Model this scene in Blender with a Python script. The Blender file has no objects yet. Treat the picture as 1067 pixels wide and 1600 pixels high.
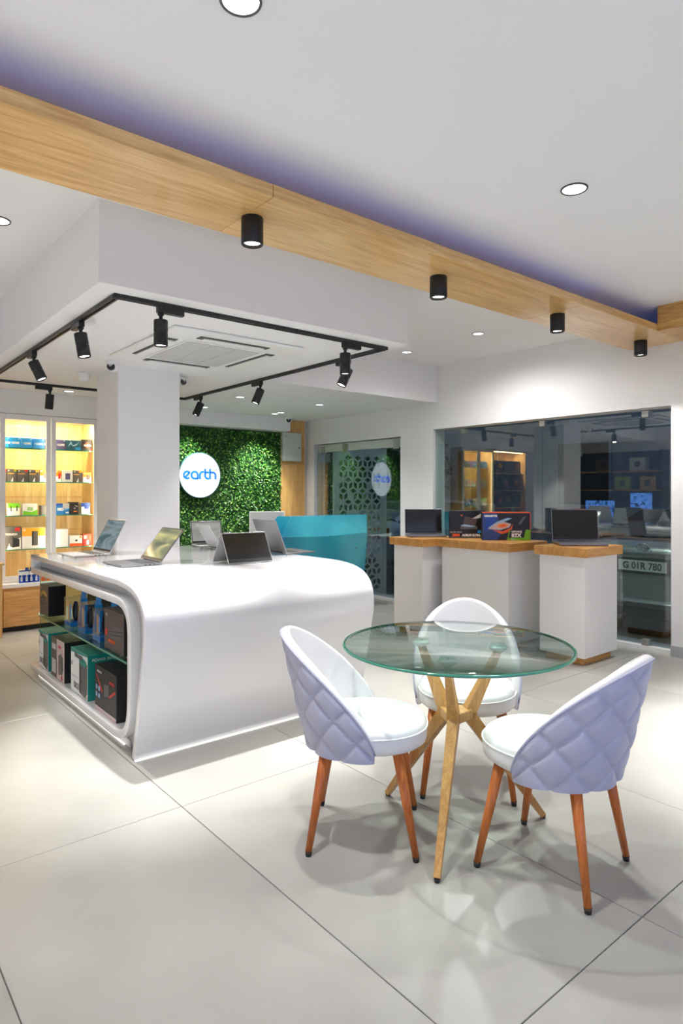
import bpy, bmesh, math, random
from mathutils import Vector, Matrix, Euler

random.seed(7)
PI = math.pi
R = math.radians
scene = bpy.context.scene
C = scene.collection

# ------------------------------------------------------------------ camera
YAW = 0.8824
cam_d = bpy.data.cameras.new('camera')
cam_d.sensor_fit = 'VERTICAL'; cam_d.sensor_height = 36.0; cam_d.sensor_width = 24.0
cam_d.lens = 1001.8 * 36.0 / 1600.0
cam_d.shift_y = -30.5 / 1600.0
cam_d.clip_start = 0.05
cam = bpy.data.objects.new('camera', cam_d)
cam.location = (0, 0, 1.36)
cam.rotation_euler = (PI / 2, 0, YAW - PI / 2)
C.objects.link(cam)
scene.camera = cam

# ------------------------------------------------------------------ world, exposure, large lights
w = bpy.data.worlds.new('dusk'); scene.world = w; w.use_nodes = True
bg = w.node_tree.nodes['Background']
bg.inputs[0].default_value = (0.40, 0.48, 0.68, 1); bg.inputs[1].default_value = 0.34
vs = scene.view_settings
vs.view_transform = 'Standard'; vs.look = 'None'; vs.gamma = 1.0; vs.use_curve_mapping = False
vs.exposure = 0.68
cy = scene.cycles
cy.use_denoising = True
cy.max_bounces = 10; cy.diffuse_bounces = 5; cy.glossy_bounces = 4; cy.transmission_bounces = 8; cy.transparent_max_bounces = 16
cy.sample_clamp_indirect = 6.0
cy.caustics_reflective = False; cy.caustics_refractive = False
FILL = 24.0      # unseen area light added behind the camera as a bluish fill
ld = bpy.data.lights.new('bluish_fill', 'AREA'); ld.shape = 'RECTANGLE'; ld.size = 4.4; ld.size_y = 2.0
ld.energy = FILL; ld.color = (0.52, 0.58, 1.0)
lo = bpy.data.objects.new('bluish_fill', ld); lo.location = (0.6, -1.66, 1.15); lo.rotation_euler = (R(90), 0, 0)
C.objects.link(lo)
SPOT = 1.0       # overall strength of the shop's lamps

# ------------------------------------------------------------------ materials
MATS = {}
def principled(name, col, rough=0.5, metal=0.0, spec=0.5, coat=0.0, emit=None, es=0.0):
    m = bpy.data.materials.new(name); m.use_nodes = True
    b = m.node_tree.nodes['Principled BSDF']
    b.inputs['Base Color'].default_value = (*col, 1); b.inputs['Roughness'].default_value = rough
    b.inputs['Metallic'].default_value = metal; b.inputs['Specular IOR Level'].default_value = spec
    b.inputs['Coat Weight'].default_value = coat; b.inputs['Coat Roughness'].default_value = 0.08
    if emit:
        b.inputs['Emission Color'].default_value = (*emit, 1); b.inputs['Emission Strength'].default_value = es
    MATS[name] = m
    return m
def s2l(*c):
    return tuple(((v / 255) / 12.92 if v / 255 <= .04045 else ((v / 255 + .055) / 1.055) ** 2.4) for v in c)
def noisy(name, c1, c2, scale, rough=0.5, stretch=(1, 1, 1), detail=4, bump=0.0, coat=0.0, rvar=0.0, lo=.35, hi=.65, spec=.5, metal=0.0):
    m = principled(name, c1, rough, coat=coat, spec=spec, metal=metal)
    nt = m.node_tree; b = nt.nodes['Principled BSDF']
    tc = nt.nodes.new('ShaderNodeTexCoord'); mp = nt.nodes.new('ShaderNodeMapping'); mp.inputs['Scale'].default_value = stretch
    no = nt.nodes.new('ShaderNodeTexNoise'); no.inputs['Scale'].default_value = scale; no.inputs['Detail'].default_value = detail
    cr = nt.nodes.new('ShaderNodeValToRGB')
    cr.color_ramp.elements[0].position = lo; cr.color_ramp.elements[0].color = (*c1, 1)
    cr.color_ramp.elements[1].position = hi; cr.color_ramp.elements[1].color = (*c2, 1)
    nt.links.new(tc.outputs['Object'], mp.inputs[0]); nt.links.new(mp.outputs[0], no.inputs['Vector'])
    nt.links.new(no.outputs[0], cr.inputs[0]); nt.links.new(cr.outputs[0], b.inputs['Base Color'])
    if bump:
        bu = nt.nodes.new('ShaderNodeBump'); bu.inputs['Strength'].default_value = bump; bu.inputs['Distance'].default_value = .01
        nt.links.new(no.outputs[0], bu.inputs['Height']); nt.links.new(bu.outputs[0], b.inputs['Normal'])
    if rvar:
        mr = nt.nodes.new('ShaderNodeMapRange'); mr.inputs[3].default_value = rough - rvar; mr.inputs[4].default_value = rough + rvar
        nt.links.new(no.outputs[0], mr.inputs[0]); nt.links.new(mr.outputs[0], b.inputs['Roughness'])
    return m
def wood(name, c1, c2, axis, rough=0.35, coat=0.15, scale=1.0):
    """oak: grain lines along one axis with cathedral waves"""
    m = principled(name, c1, rough, coat=coat)
    nt = m.node_tree; b = nt.nodes['Principled BSDF']
    tc = nt.nodes.new('ShaderNodeTexCoord'); mp = nt.nodes.new('ShaderNodeMapping')
    st = [9.0 * scale] * 3; st[axis] = 0.7 * scale
    mp.inputs['Scale'].default_value = st
    n1 = nt.nodes.new('ShaderNodeTexNoise'); n1.inputs['Scale'].default_value = 1.0; n1.inputs['Detail'].default_value = 3; n1.inputs['Distortion'].default_value = .6
    wv = nt.nodes.new('ShaderNodeMath'); wv.operation = 'MULTIPLY'; wv.inputs[1].default_value = 20.0
    sn = nt.nodes.new('ShaderNodeMath'); sn.operation = 'SINE'
    n2 = nt.nodes.new('ShaderNodeTexNoise'); n2.inputs['Scale'].default_value = 9.0; n2.inputs['Detail'].default_value = 5
    mx = nt.nodes.new('ShaderNodeMath'); mx.operation = 'MULTIPLY_ADD'; mx.inputs[1].default_value = .13
    cr = nt.nodes.new('ShaderNodeValToRGB')
    cr.color_ramp.elements[0].position = .25; cr.color_ramp.elements[0].color = (*c2, 1)
    cr.color_ramp.elements[1].position = .72; cr.color_ramp.elements[1].color = (*c1, 1)
    L = nt.links.new
    L(tc.outputs['Object'], mp.inputs[0]); L(mp.outputs[0], n1.inputs['Vector']); L(mp.outputs[0], n2.inputs['Vector'])
    L(n1.outputs[0], wv.inputs[0]); L(wv.outputs[0], sn.inputs[0]); L(sn.outputs[0], mx.inputs[0]); L(n2.outputs[0], mx.inputs[2])
    L(mx.outputs[0], cr.inputs[0]); L(cr.outputs[0], b.inputs['Base Color'])
    return m
def emissive(name, col, strength):
    m = bpy.data.materials.new(name); m.use_nodes = True
    nt = m.node_tree; nt.nodes.clear()
    o = nt.nodes.new('ShaderNodeOutputMaterial'); e = nt.nodes.new('ShaderNodeEmission')
    e.inputs[0].default_value = (*col, 1); e.inputs[1].default_value = strength
    nt.links.new(e.outputs[0], o.inputs[0]); MATS[name] = m
    return m
def glass(name, tint, ior=1.5, boost=1.0, rough=0.0, minimum=0.0):
    """sheet glass: tinted see-through plus Fresnel mirror"""
    m = bpy.data.materials.new(name); m.use_nodes = True
    nt = m.node_tree; nt.nodes.clear(); L = nt.links.new
    o = nt.nodes.new('ShaderNodeOutputMaterial'); mix = nt.nodes.new('ShaderNodeMixShader')
    t = nt.nodes.new('ShaderNodeBsdfTransparent'); t.inputs[0].default_value = (*tint, 1)
    g = nt.nodes.new('ShaderNodeBsdfGlossy'); g.inputs['Roughness'].default_value = rough
    g.inputs[0].default_value = (1, 1, 1, 1)
    ge = nt.nodes.new('ShaderNodeNewGeometry'); dt = nt.nodes.new('ShaderNodeVectorMath'); dt.operation = 'DOT_PRODUCT'
    ab = nt.nodes.new('ShaderNodeMath'); ab.operation = 'ABSOLUTE'; on = nt.nodes.new('ShaderNodeMath'); on.operation = 'SUBTRACT'; on.inputs[0].default_value = 1.0
    pw = nt.nodes.new('ShaderNodeMath'); pw.operation = 'POWER'; pw.inputs[1].default_value = 5.0
    f = nt.nodes.new('ShaderNodeMath'); f.operation = 'MULTIPLY_ADD'; f0 = ((ior - 1) / (ior + 1)) ** 2; f.inputs[1].default_value = 1 - f0; f.inputs[2].default_value = f0
    L(ge.outputs['Incoming'], dt.inputs[0]); L(ge.outputs['Normal'], dt.inputs[1]); L(dt.outputs['Value'], ab.inputs[0]); L(ab.outputs[0], on.inputs[1]); L(on.outputs[0], pw.inputs[0]); L(pw.outputs[0], f.inputs[0])
    ml = nt.nodes.new('ShaderNodeMath'); ml.operation = 'MULTIPLY_ADD'; ml.inputs[1].default_value = boost; ml.inputs[2].default_value = minimum; ml.use_clamp = True
    L(f.outputs[0], ml.inputs[0]); L(ml.outputs[0], mix.inputs[0]); L(t.outputs[0], mix.inputs[1]); L(g.outputs[0], mix.inputs[2]); L(mix.outputs[0], o.inputs[0])
    MATS[name] = m
    return m

principled('wall_white', (0.80, 0.795, 0.785), 0.75)
principled('ceiling_white', (0.82, 0.82, 0.82), 0.8)
noisy('tile_grey', s2l(156, 155, 148), s2l(174, 172, 165), 1.4, 0.32, detail=6, rvar=.06, spec=.45)
principled('grout', s2l(152, 147, 136), 0.9)
wood('oak_x', s2l(226, 188, 128), s2l(198, 152, 90), 0, rough=.28, coat=.3)
wood('oak_y', s2l(214, 168, 100), s2l(170, 122, 62), 1, rough=.35)
wood('oak_z', s2l(226, 180, 110), s2l(198, 150, 84), 2, rough=.4)
wood('oak_slab', s2l(214, 160, 88), s2l(184, 126, 58), 0, rough=.35)
wood('oak_cabinet', s2l(228, 190, 132), s2l(206, 162, 100), 2, rough=.45, scale=.8)
wood('oak_drawer', s2l(220, 172, 108), s2l(190, 138, 76), 0, rough=.4)
wood('leg_wood', s2l(204, 116, 46), s2l(166, 84, 28), 2, rough=.38, scale=2)
wood('ash_wood', s2l(204, 158, 92), s2l(176, 126, 66), 2, rough=.35, scale=2)
principled('gloss_white', (0.80, 0.80, 0.805), 0.12, coat=.6)
principled('satin_white', (0.84, 0.83, 0.81), 0.4)
principled('recess_grey', (0.42, 0.42, 0.42), 0.5)
principled('black_metal', (0.012, 0.012, 0.013), 0.42, spec=.4)
principled('dark_rim', (0.06, 0.06, 0.06), 0.4)
principled('black_plastic', (0.015, 0.015, 0.016), 0.35)
principled('chrome', (0.8, 0.8, 0.8), 0.12, metal=1.0)
principled('pad_steel', (0.72, 0.76, 0.75), 0.2, metal=.45)
principled('brushed_steel', (0.62, 0.62, 0.6), 0.35, metal=1.0)
principled('silver_shell', (0.44, 0.44, 0.44), 0.38, metal=.3)
principled('graphite_shell', (0.24, 0.24, 0.25), 0.35, metal=.7)
principled('key_grey', (0.08, 0.08, 0.085), 0.5)
principled('screen_black', (0.012, 0.012, 0.012), 0.12)
principled('leather_white', (0.76, 0.755, 0.75), 0.42)
principled('leather_shaded', (0.42, 0.43, 0.55), 0.45)  # lavender cast of bluish light on the chair backs, put into the colour
principled('rubber', (0.02, 0.02, 0.02), 0.6)
principled('plastic_white', (0.82, 0.82, 0.8), 0.35)
principled('grille_grey', (0.50, 0.50, 0.49), 0.6)
principled('slot_dark', (0.05, 0.05, 0.045), 0.6)
principled('panel_grey', s2l(200, 206, 198), 0.5)
emissive('lamp_lens', (1.0, 0.96, 0.9), 6.0)
emissive('lamp_lens_soft', (0.95, 1.0, 0.98), 2.2)
emissive('led_warm', (1.0, 0.78, 0.36), 14.0)
emissive('stile_glow', (1.0, 0.84, 0.55), 3.0)
emissive('led_blue', (0.10, 0.22, 1.0), 1.2)
emissive('led_white', (1.0, 0.97, 0.92), .8)
glass('window_glass', (0.86, 0.94, 0.91), 1.52, 1.7, minimum=.05)
glass('shelf_glass', (0.84, 0.95, 0.91), 1.5, 1.0)
glass('table_glass', (0.875, 0.955, 0.925), 1.5, 1.0)
glass('cabinet_glass', (0.97, 0.98, 0.97), 1.45, .5)
glass('clear_plastic', (0.90, 0.96, 1.0), 1.5, 1.4)
principled('glass_edge', (0.02, 0.20, 0.13), 0.08, spec=.8, coat=.5)
principled('car_silver', (0.42, 0.44, 0.46), 0.25, metal=.6, coat=.6)
principled('car_glass', (0.01, 0.014, 0.016), 0.05, spec=.8)
principled('car_black', (0.01, 0.01, 0.01), 0.5)
principled('tail_red', (0.35, 0.015, 0.015), 0.2, coat=.5)
principled('plate_white', (0.78, 0.78, 0.76), 0.4)
noisy('asphalt', (0.035, 0.036, 0.038), (0.06, 0.06, 0.062), 30, 0.8, bump=.2)
noisy('facade', (0.22, 0.25, 0.30), (0.28, 0.31, 0.36), 3, 0.8)
noisy('bark', (0.05, 0.035, 0.022), (0.09, 0.065, 0.04), 14, 0.9, stretch=(1, 1, .2), bump=.4)
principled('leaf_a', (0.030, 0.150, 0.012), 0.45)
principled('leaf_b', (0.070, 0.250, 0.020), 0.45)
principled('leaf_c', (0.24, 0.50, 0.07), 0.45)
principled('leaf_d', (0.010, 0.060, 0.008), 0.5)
principled('tree_leaf', (0.010, 0.036, 0.008), 0.5)
principled('tree_leaf_light', (0.022, 0.065, 0.012), 0.5)
principled('lattice', s2l(222, 224, 224), 0.5)
principled('sign_blue', (0.01, 0.12, 0.72), 0.4, emit=(0.005, 0.10, 0.75), es=.35)
principled('sign_rim', (0.02, 0.10, 0.09), 0.4)
emissive('sign_face', (0.86, 0.95, 1.0), .82)
def flat(name, *rgb, rough=.4):
    return principled(name, s2l(*rgb), rough)
for n, c in dict(c_teal=(14, 138, 128), c_white=(238, 238, 236), c_grey=(92, 90, 88), c_dark=(34, 32, 33), c_red=(206, 44, 34), c_orange=(246, 136, 20),
                 c_blue=(20, 116, 190), c_navy=(36, 66, 132), c_cyan=(30, 140, 214), c_green=(122, 206, 34), c_lime=(150, 170, 20), c_amber=(252, 176, 30),
                 c_brown=(86, 72, 68), c_pink=(206, 184, 182), c_purple=(88, 84, 130), c_cream=(236, 222, 190), c_tealblue=(30, 86, 110), c_gold=(190, 150, 70),
                 c_light=(200, 198, 196), c_nvidia=(118, 185, 0), c_flame=(236, 92, 30), c_paleblue=(150, 190, 225), c_midblue=(24, 72, 170), c_black=(16, 16, 17)).items():
    flat(n, *c)

def screen_mat(name, ca, cb, cc, strength):
    """picture on a lit display: soft waves of three colours"""
    m = bpy.data.materials.new(name); m.use_nodes = True
    nt = m.node_tree; nt.nodes.clear(); L = nt.links.new
    o = nt.nodes.new('ShaderNodeOutputMaterial')
    add = nt.nodes.new('ShaderNodeAddShader')
    e = nt.nodes.new('ShaderNodeEmission'); e.inputs[1].default_value = strength
    g = nt.nodes.new('ShaderNodeBsdfGlossy'); g.inputs['Roughness'].default_value = .08; g.inputs[0].default_value = (.06, .06, .06, 1)
    tc = nt.nodes.new('ShaderNodeTexCoord'); mp = nt.nodes.new('ShaderNodeMapping'); mp.inputs['Rotation'].default_value = (0, 0, .5)
    mp.inputs['Scale'].default_value = (2, 7, 7)
    no = nt.nodes.new('ShaderNodeTexNoise'); no.inputs['Scale'].default_value = 1.6; no.inputs['Detail'].default_value = 1; no.inputs['Distortion'].default_value = .8
    cr = nt.nodes.new('ShaderNodeValToRGB')
    cr.color_ramp.elements[0].position = .32; cr.color_ramp.elements[0].color = (*ca, 1)
    cr.color_ramp.elements[1].position = .68; cr.color_ramp.elements[1].color = (*cc, 1)
    k = cr.color_ramp.elements.new(.5); k.color = (*cb, 1)
    L(tc.outputs['Object'], mp.inputs[0]); L(mp.outputs[0], no.inputs['Vector']); L(no.outputs[0], cr.inputs[0]); L(cr.outputs[0], e.inputs[0])
    L(e.outputs[0], add.inputs[0]); L(g.outputs[0], add.inputs[1]); L(add.outputs[0], o.inputs[0]); MATS[name] = m
screen_mat('screen_sea', s2l(70, 92, 96), s2l(120, 134, 140), s2l(84, 96, 80), .8)
screen_mat('screen_dune', s2l(104, 110, 92), s2l(140, 142, 110), s2l(214, 206, 140), .8)
screen_mat('screen_grey', s2l(120, 122, 118), s2l(140, 142, 136), s2l(110, 112, 108), .8)
screen_mat('screen_blue', s2l(40, 90, 190), s2l(90, 150, 240), s2l(20, 40, 90), 1.6)

def facet_teal():
    noisy('facet_teal', s2l(0, 112, 150), s2l(56, 168, 184), 1.7, 0.22, detail=1, coat=.5, lo=.3, hi=.7)
facet_teal()

# ------------------------------------------------------------------ mesh helpers
class MB:
    def __init__(self):
        self.v = []; self.f = []; self.m = []; self.mats = []; self.sm = []
    def mi(self, mat):
        if mat not in self.mats: self.mats.append(mat)
        return self.mats.index(mat)
    def add(self, vs, fs, mat, smooth=False):
        o = len(self.v); self.v += [tuple(p) for p in vs]; i = self.mi(mat)
        for f in fs:
            self.f.append([o + k for k in f]); self.m.append(i); self.sm.append(smooth)
        return self
    def box(self, x0, x1, y0, y1, z0, z1, mat, M=None):
        vs = [Vector(p) for p in ((x0, y0, z0), (x1, y0, z0), (x1, y1, z0), (x0, y1, z0), (x0, y0, z1), (x1, y0, z1), (x1, y1, z1), (x0, y1, z1))]
        if M is not None: vs = [M @ p for p in vs]
        return self.add(vs, [(3, 2, 1, 0), (4, 5, 6, 7), (0, 1, 5, 4), (1, 2, 6, 5), (2, 3, 7, 6), (3, 0, 4, 7)], mat)
    def prism(self, poly, a, b, mat, axis='z', smooth=False):
        """extrude a 2-D polygon between a and b along an axis"""
        def P(p, t):
            return {'z': (p[0], p[1], t), 'x': (t, p[0], p[1]), 'y': (p[0], t, p[1])}[axis]
        n = len(poly)
        vs = [P(p, a) for p in poly] + [P(p, b) for p in poly]
        self.add(vs, [tuple(range(n))[::-1], tuple(range(n, 2 * n))], mat)
        o = len(self.v); self.add(vs, [(i, (i + 1) % n, n + (i + 1) % n, n + i) for i in range(n)], mat, smooth)
        return self
    def rings(self, rings, mat, closed=True, caps=True, smooth=True):
        n = len(rings[0]); vs = [p for r in rings for p in r]; fs = []
        k = n if closed else n - 1
        for j in range(len(rings) - 1):
            for i in range(k):
                fs.append((j * n + i, j * n + (i + 1) % n, (j + 1) * n + (i + 1) % n, (j + 1) * n + i))
        self.add(vs, fs, mat, smooth)
        if caps:
            self.add(rings[0], [tuple(range(n))[::-1]], mat); self.add(rings[-1], [tuple(range(n))], mat)
        return self
    def tube(self, pts, radii, mat, n=14, caps=True, smooth=True, square=False, up=None):
        pts = [Vector(p) for p in pts]
        if not hasattr(radii, '__len__'): radii = [radii] * len(pts)
        rs = []
        for i, p in enumerate(pts):
            d = (pts[min(i + 1, len(pts) - 1)] - pts[max(i - 1, 0)]).normalized()
            u = Vector(up) if up else (Vector((0, 0, 1)) if abs(d.z) < .95 else Vector((1, 0, 0)))
            a = d.cross(u).normalized(); b = a.cross(d).normalized()
            r = radii[i]
            ra, rb = r if hasattr(r, '__len__') else (r, r)
            if square:
                rs.append([p + a * sx * ra + b * sy * rb for sx, sy in ((-1, -1), (1, -1), (1, 1), (-1, 1))])
            else:
                rs.append([p + a * math.cos(t) * ra + b * math.sin(t) * rb for t in [2 * PI * k / n for k in range(n)]])
        return self.rings(rs, mat, caps=caps, smooth=smooth and not square)
    def lathe(self, prof, mat, n=28, c=(0, 0, 0), caps=True, M=None):
        rs = []
        for r, z in prof:
            ring = [Vector((c[0] + r * math.cos(2 * PI * k / n), c[1] + r * math.sin(2 * PI * k / n), c[2] + z)) for k in range(n)]
            rs.append([M @ p for p in ring] if M is not None else ring)
        return self.rings(rs, mat, caps=caps)
    def mesh(self, name):
        me = bpy.data.meshes.new(name)
        me.from_pydata(self.v, [], self.f)
        for k in self.mats: me.materials.append(MATS[k])
        me.polygons.foreach_set('material_index', self.m)
        me.polygons.foreach_set('use_smooth', self.sm)
        me.update()
        bm = bmesh.new(); bm.from_mesh(me)
        bmesh.ops.remove_doubles(bm, verts=bm.verts, dist=1e-5)
        bmesh.ops.recalc_face_normals(bm, faces=bm.faces)
        bm.to_mesh(me); bm.free()
        return me
    def build(self, name, parent=None, bevel=0.0, seg=2, loc=None, rot=None, angle=40):
        o = bpy.data.objects.new(name, self.mesh(name)); C.objects.link(o)
        if parent is not None: o.parent = parent
        if loc is not None: o.location = loc
        if rot is not None: o.rotation_euler = rot
        if bevel:
            b = o.modifiers.new('bevel', 'BEVEL'); b.width = bevel; b.segments = seg; b.limit_method = 'ANGLE'; b.angle_limit = R(angle)
            b.harden_normals = False
        return o
def tag(o, label, cat, group=None, kind=None):
    if label: o['label'] = label
    if cat: o['category'] = cat
    if group: o['group'] = group
    if kind: o['kind'] = kind
    return o
def thing(name, label, cat, loc=(0, 0, 0), rz=0.0, group=None):
    o = bpy.data.objects.new(name, None); C.objects.link(o)
    o.empty_display_size = .1; o.location = loc; o.rotation_euler = (0, 0, rz)
    return tag(o, label, cat, group)
def struct(o, label=None):
    o['kind'] = 'structure'
    if label: o['label'] = label
    return o
def copy_tree(o, parent=None):
    c = o.copy(); C.objects.link(c)
    if parent is not None: c.parent = parent
    for ch in o.children:
        copy_tree(ch, c)
    return c
_txt = {}
def text_mesh(s, size, mat, depth=.0006, bold=0.0, xs=1.0):
    key = (s, size, mat, bold, xs)
    if key in _txt: return _txt[key]
    cu = bpy.data.curves.new('lettering', 'FONT'); cu.body = s; cu.size = size; cu.extrude = depth; cu.offset = bold; cu.resolution_u = 3
    cu.space_character = 1.0
    ob = bpy.data.objects.new('tmp', cu); C.objects.link(ob)
    bpy.context.view_layer.update()
    me = bpy.data.meshes.new_from_object(ob.evaluated_get(bpy.context.evaluated_depsgraph_get()))
    bpy.data.objects.remove(ob); bpy.data.curves.remove(cu)
    me.materials.clear(); me.materials.append(MATS[mat])
    if len(me.vertices):
        xs_ = [v.co.x for v in me.vertices]; x0, x1 = min(xs_), max(xs_)
        for v in me.vertices: v.co.x = (v.co.x - (x0 + x1) / 2) * xs
    _txt[key] = me
    return me
def text(s, size, mat, parent, loc, rot, bold=0.0, xs=1.0, name='lettering'):
    o = bpy.data.objects.new(name, text_mesh(s, size, mat, bold=bold, xs=xs)); C.objects.link(o)
    o.parent = parent; o.location = loc; o.rotation_euler = rot
    return o
def spot(name, parent, loc, rot, power, size=70, blend=.6, color=(1.0, .98, .97), radius=.02):
    d = bpy.data.lights.new(name, 'SPOT'); d.energy = power * SPOT; d.spot_size = R(size); d.spot_blend = blend; d.color = color; d.shadow_soft_size = radius
    o = bpy.data.objects.new(name, d); C.objects.link(o); o.parent = parent; o.location = loc; o.rotation_euler = rot
    return o
def area(name, parent, loc, rot, power, sx, sy, color):
    d = bpy.data.lights.new(name, 'AREA'); d.shape = 'RECTANGLE'; d.size = sx; d.size_y = sy; d.energy = power * SPOT; d.color = color
    o = bpy.data.objects.new(name, d); C.objects.link(o); o.parent = parent; o.location = loc; o.rotation_euler = rot
    return o

# ------------------------------------------------------------------ room shell
ZC, ZS = 2.79, 2.38          # ceiling, dropped soffit
XL, XR, YB, YF = -2.0, 5.5, 7.5, -1.7
floor = struct(MB().box(XL - .2, XR + .2, YF - .2, YB + .2, -.12, -.006, 'grout').build('floor'), 'pale grey floor of large square-edged tiles')
tm = {}
y = .975 - 1.61 * 2
while y < YB:
    x = .41 - .82 * 3
    while x < XR + .2:
        x0, x1 = max(x, XL), min(x + .82, XR + .2); y0, y1 = max(y, YF), min(y + 1.61, YB)
        if x1 - x0 > .02 and y1 - y0 > .02:
            k = (round(x1 - x0, 3), round(y1 - y0, 3))
            if k not in tm:
                tm[k] = MB().box(.0016, k[0] - .0016, .0016, k[1] - .0016, -.012, 0, 'tile_grey').mesh('tile')
            o = bpy.data.objects.new('tile', tm[k]); C.objects.link(o); o.parent = floor; o.location = (x0, y0, 0)
            b = o.modifiers.new('bevel', 'BEVEL'); b.width = .0015; b.segments = 1
        x += .82
    y += 1.61

struct(MB().box(XL - .2, XR + .2, YF - .2, YB + .2, ZC, ZC + .12, 'ceiling_white').build('ceiling'), 'plain white ceiling')
sof = [(1.066, 3.15), (3.17, 3.13), (3.17, 4.95), (XR, 4.95), (XR, YB), (XL, YB), (XL, 5.45), (1.066, 5.45)]
struct(MB().prism(sof, ZS, ZC + .01, 'ceiling_white').build('ceiling_soffit', bevel=.004), 'dropped white soffit over the display island')
struct(MB().box(XL - .2, XR + .2, YB, YB + .2, -.1, ZC, 'wall_white').build('wall_back'))
struct(MB().box(XL - .2, XL, YF, YB, -.1, ZC, 'wall_white').build('wall_left'))
# right wall with window and door openings
WY0, WY1, WZ = 2.375, 5.03, 2.085
DY0, DY1, DZ = 5.56, 7.30, 2.04
mb = MB()
T = XR + .2
for y0, y1, z0, z1 in ((YF, WY0, -.1, ZC), (WY0, WY1, WZ, ZC), (WY1, DY0, -.1, ZC), (DY0, DY1, DZ, ZC), (DY1, YB, -.1, ZC)):
    mb.box(XR, T, y0, y1, z0, z1, 'wall_white')
struct(mb.build('wall_right'))
# front wall behind the camera with a wide opening added for the fill light
mb = MB()
for x0, x1, z0, z1 in ((XL - .2, -1.7, -.1, ZC), (2.9, T, -.1, ZC), (-1.7, 2.9, 2.25, ZC)):
    mb.box(x0, x1, YF - .15, YF, z0, z1, 'wall_white')
struct(mb.build('wall_front'))
struct(MB().box(XR - .012, XR, YF, WY0, 0, .09, 'recess_grey').build('baseboard_right'))
struct(MB().box(XR - .012, XR, WY1 + .0, DY0, 0, .09, 'recess_grey').build('baseboard_right'))
# boxed bulkheads on the back wall
struct(MB().box(2.42, 5.05, 7.24, YB, 2.20, ZS, 'wall_white').build('trim_1', bevel=.004))
struct(MB().box(XL, 2.42, 6.98, YB, 2.145, ZS, 'wall_white').build('trim_2', bevel=.004))
# pillar
struct(MB().box(1.88, 2.41, 5.1, 5.6, 0, ZS + .01, 'wall_white').build('pillar', bevel=.006), 'square white pillar behind the display island')
struct(MB().box(2.41, 2.62, 7.2, YB, 0, 2.20, 'wall_white').build('trim_3'))

# window: glass panes, patch fittings, sill track
win = bpy.data.objects.new('window_1', None); C.objects.link(win); struct(win, 'frameless shop window with a parked car behind it'); win.location = (XR, WY0, 0)
GX = .085
for y0, y1 in ((0.005, 1.27), (1.275, 2.50), (2.505, WY1 - WY0 - .005)):
    MB().box(-.006, .006, y0 - 1.33, y1 - 1.33, .03, WZ - .012, 'window_glass').build('pane', win, loc=(GX, 1.33, 0), rot=(0, 0, R(1.8)))
MB().box(GX - .03, GX + .04, 0, WY1 - WY0, 0, .03, 'plastic_white').build('sill', win)
MB().box(GX - .02, GX + .03, 0, WY1 - WY0, WZ - .012, WZ, 'brushed_steel').build('head_channel', win)
for yy, zz in ((.25, WZ - .07), (1.27, WZ - .07), (2.27, WZ - .07), (.25, .03)):
    MB().box(GX - .02, GX + .03, yy - .03, yy + .03, zz, zz + .055, 'brushed_steel').build('patch_fitting', win, bevel=.004)
door = bpy.data.objects.new('door_1', None); C.objects.link(door); struct(door, 'glass shop door with overhead closer rail'); door.location = (XR, DY0, 0)
for y0, y1 in ((.005, 1.10), (1.105, DY1 - DY0 - .06)):
    MB().box(-.006, .006, y0 - .85, y1 - .85, .03, DZ - .12, 'window_glass').build('pane', door, loc=(GX + .01, .85, 0), rot=(0, 0, R(6.0)))
MB().box(GX - .01, GX + .03, DY1 - DY0 - .06, DY1 - DY0, 0, DZ, 'brushed_steel').build('jamb', door)
MB().box(GX - .03, GX + .04, 0, DY1 - DY0, 0, .03, 'plastic_white').build('threshold', door)
MB().box(GX - .03, GX + .05, 0.0, DY1 - DY0 - .06, DZ - .115, DZ - .01, 'panel_grey').build('closer_rail', door, bevel=.006)
for yy in (.12, 1.10, 1.58):
    MB().box(GX - .045, GX - .03, yy - .05, yy + .05, DZ - .14, DZ - .03, 'brushed_steel').build('hinge_block', door, bevel=.004)

# added front window, unseen behind the camera, goes with the fill light
fw = bpy.data.objects.new('added_window', None); C.objects.link(fw); struct(fw); fw.location = (-1.7, YF, 0)
for x0, x1 in ((0, .05), (1.5, 1.55), (3.05, 3.1), (4.55, 4.6)):
    MB().box(x0, x1, -.1, -.05, 0, 2.25, 'brushed_steel').build('mullion', fw)

# ------------------------------------------------------------------ wooden ceiling beam with cove light
beam = bpy.data.objects.new('ceiling_beam', None); C.objects.link(beam); struct(beam, 'long oak veneered ceiling beam crossing the room')
BZ0, BZ1, BY0, BY1 = 2.60, 2.655, 2.262, 2.725
for x0, x1 in ((XL, 1.49), (1.49, 3.93), (3.93, XR)):
    MB().box(x0 + .0015, x1 - .0015, BY0, BY1, BZ0, BZ1, 'oak_x').build('panel', beam, bevel=.002)
MB().box(XL, XR, BY0 + .24, BY1, BZ1 + .0005, ZC, 'oak_x').build('riser', beam)
MB().box(XL, XR, BY0 + .15, BY0 + .16, BZ1 + .001, BZ1 + .008, 'led_blue').build('led_strip', beam)
area('cove_glow', beam, (1.0, BY0 + .13, BZ1 + .02), (R(-140), 0, 0), .45, 6.6, .02, (.16, .26, 1.0))
cross = bpy.data.objects.new('ceiling_beam', None); C.objects.link(cross); struct(cross, 'short oak beam meeting the long beam at right')
MB().box(5.0, XR - .001, .3, BY0 - .001, BZ0, ZC, 'oak_y').build('panel', cross, bevel=.002)

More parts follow.
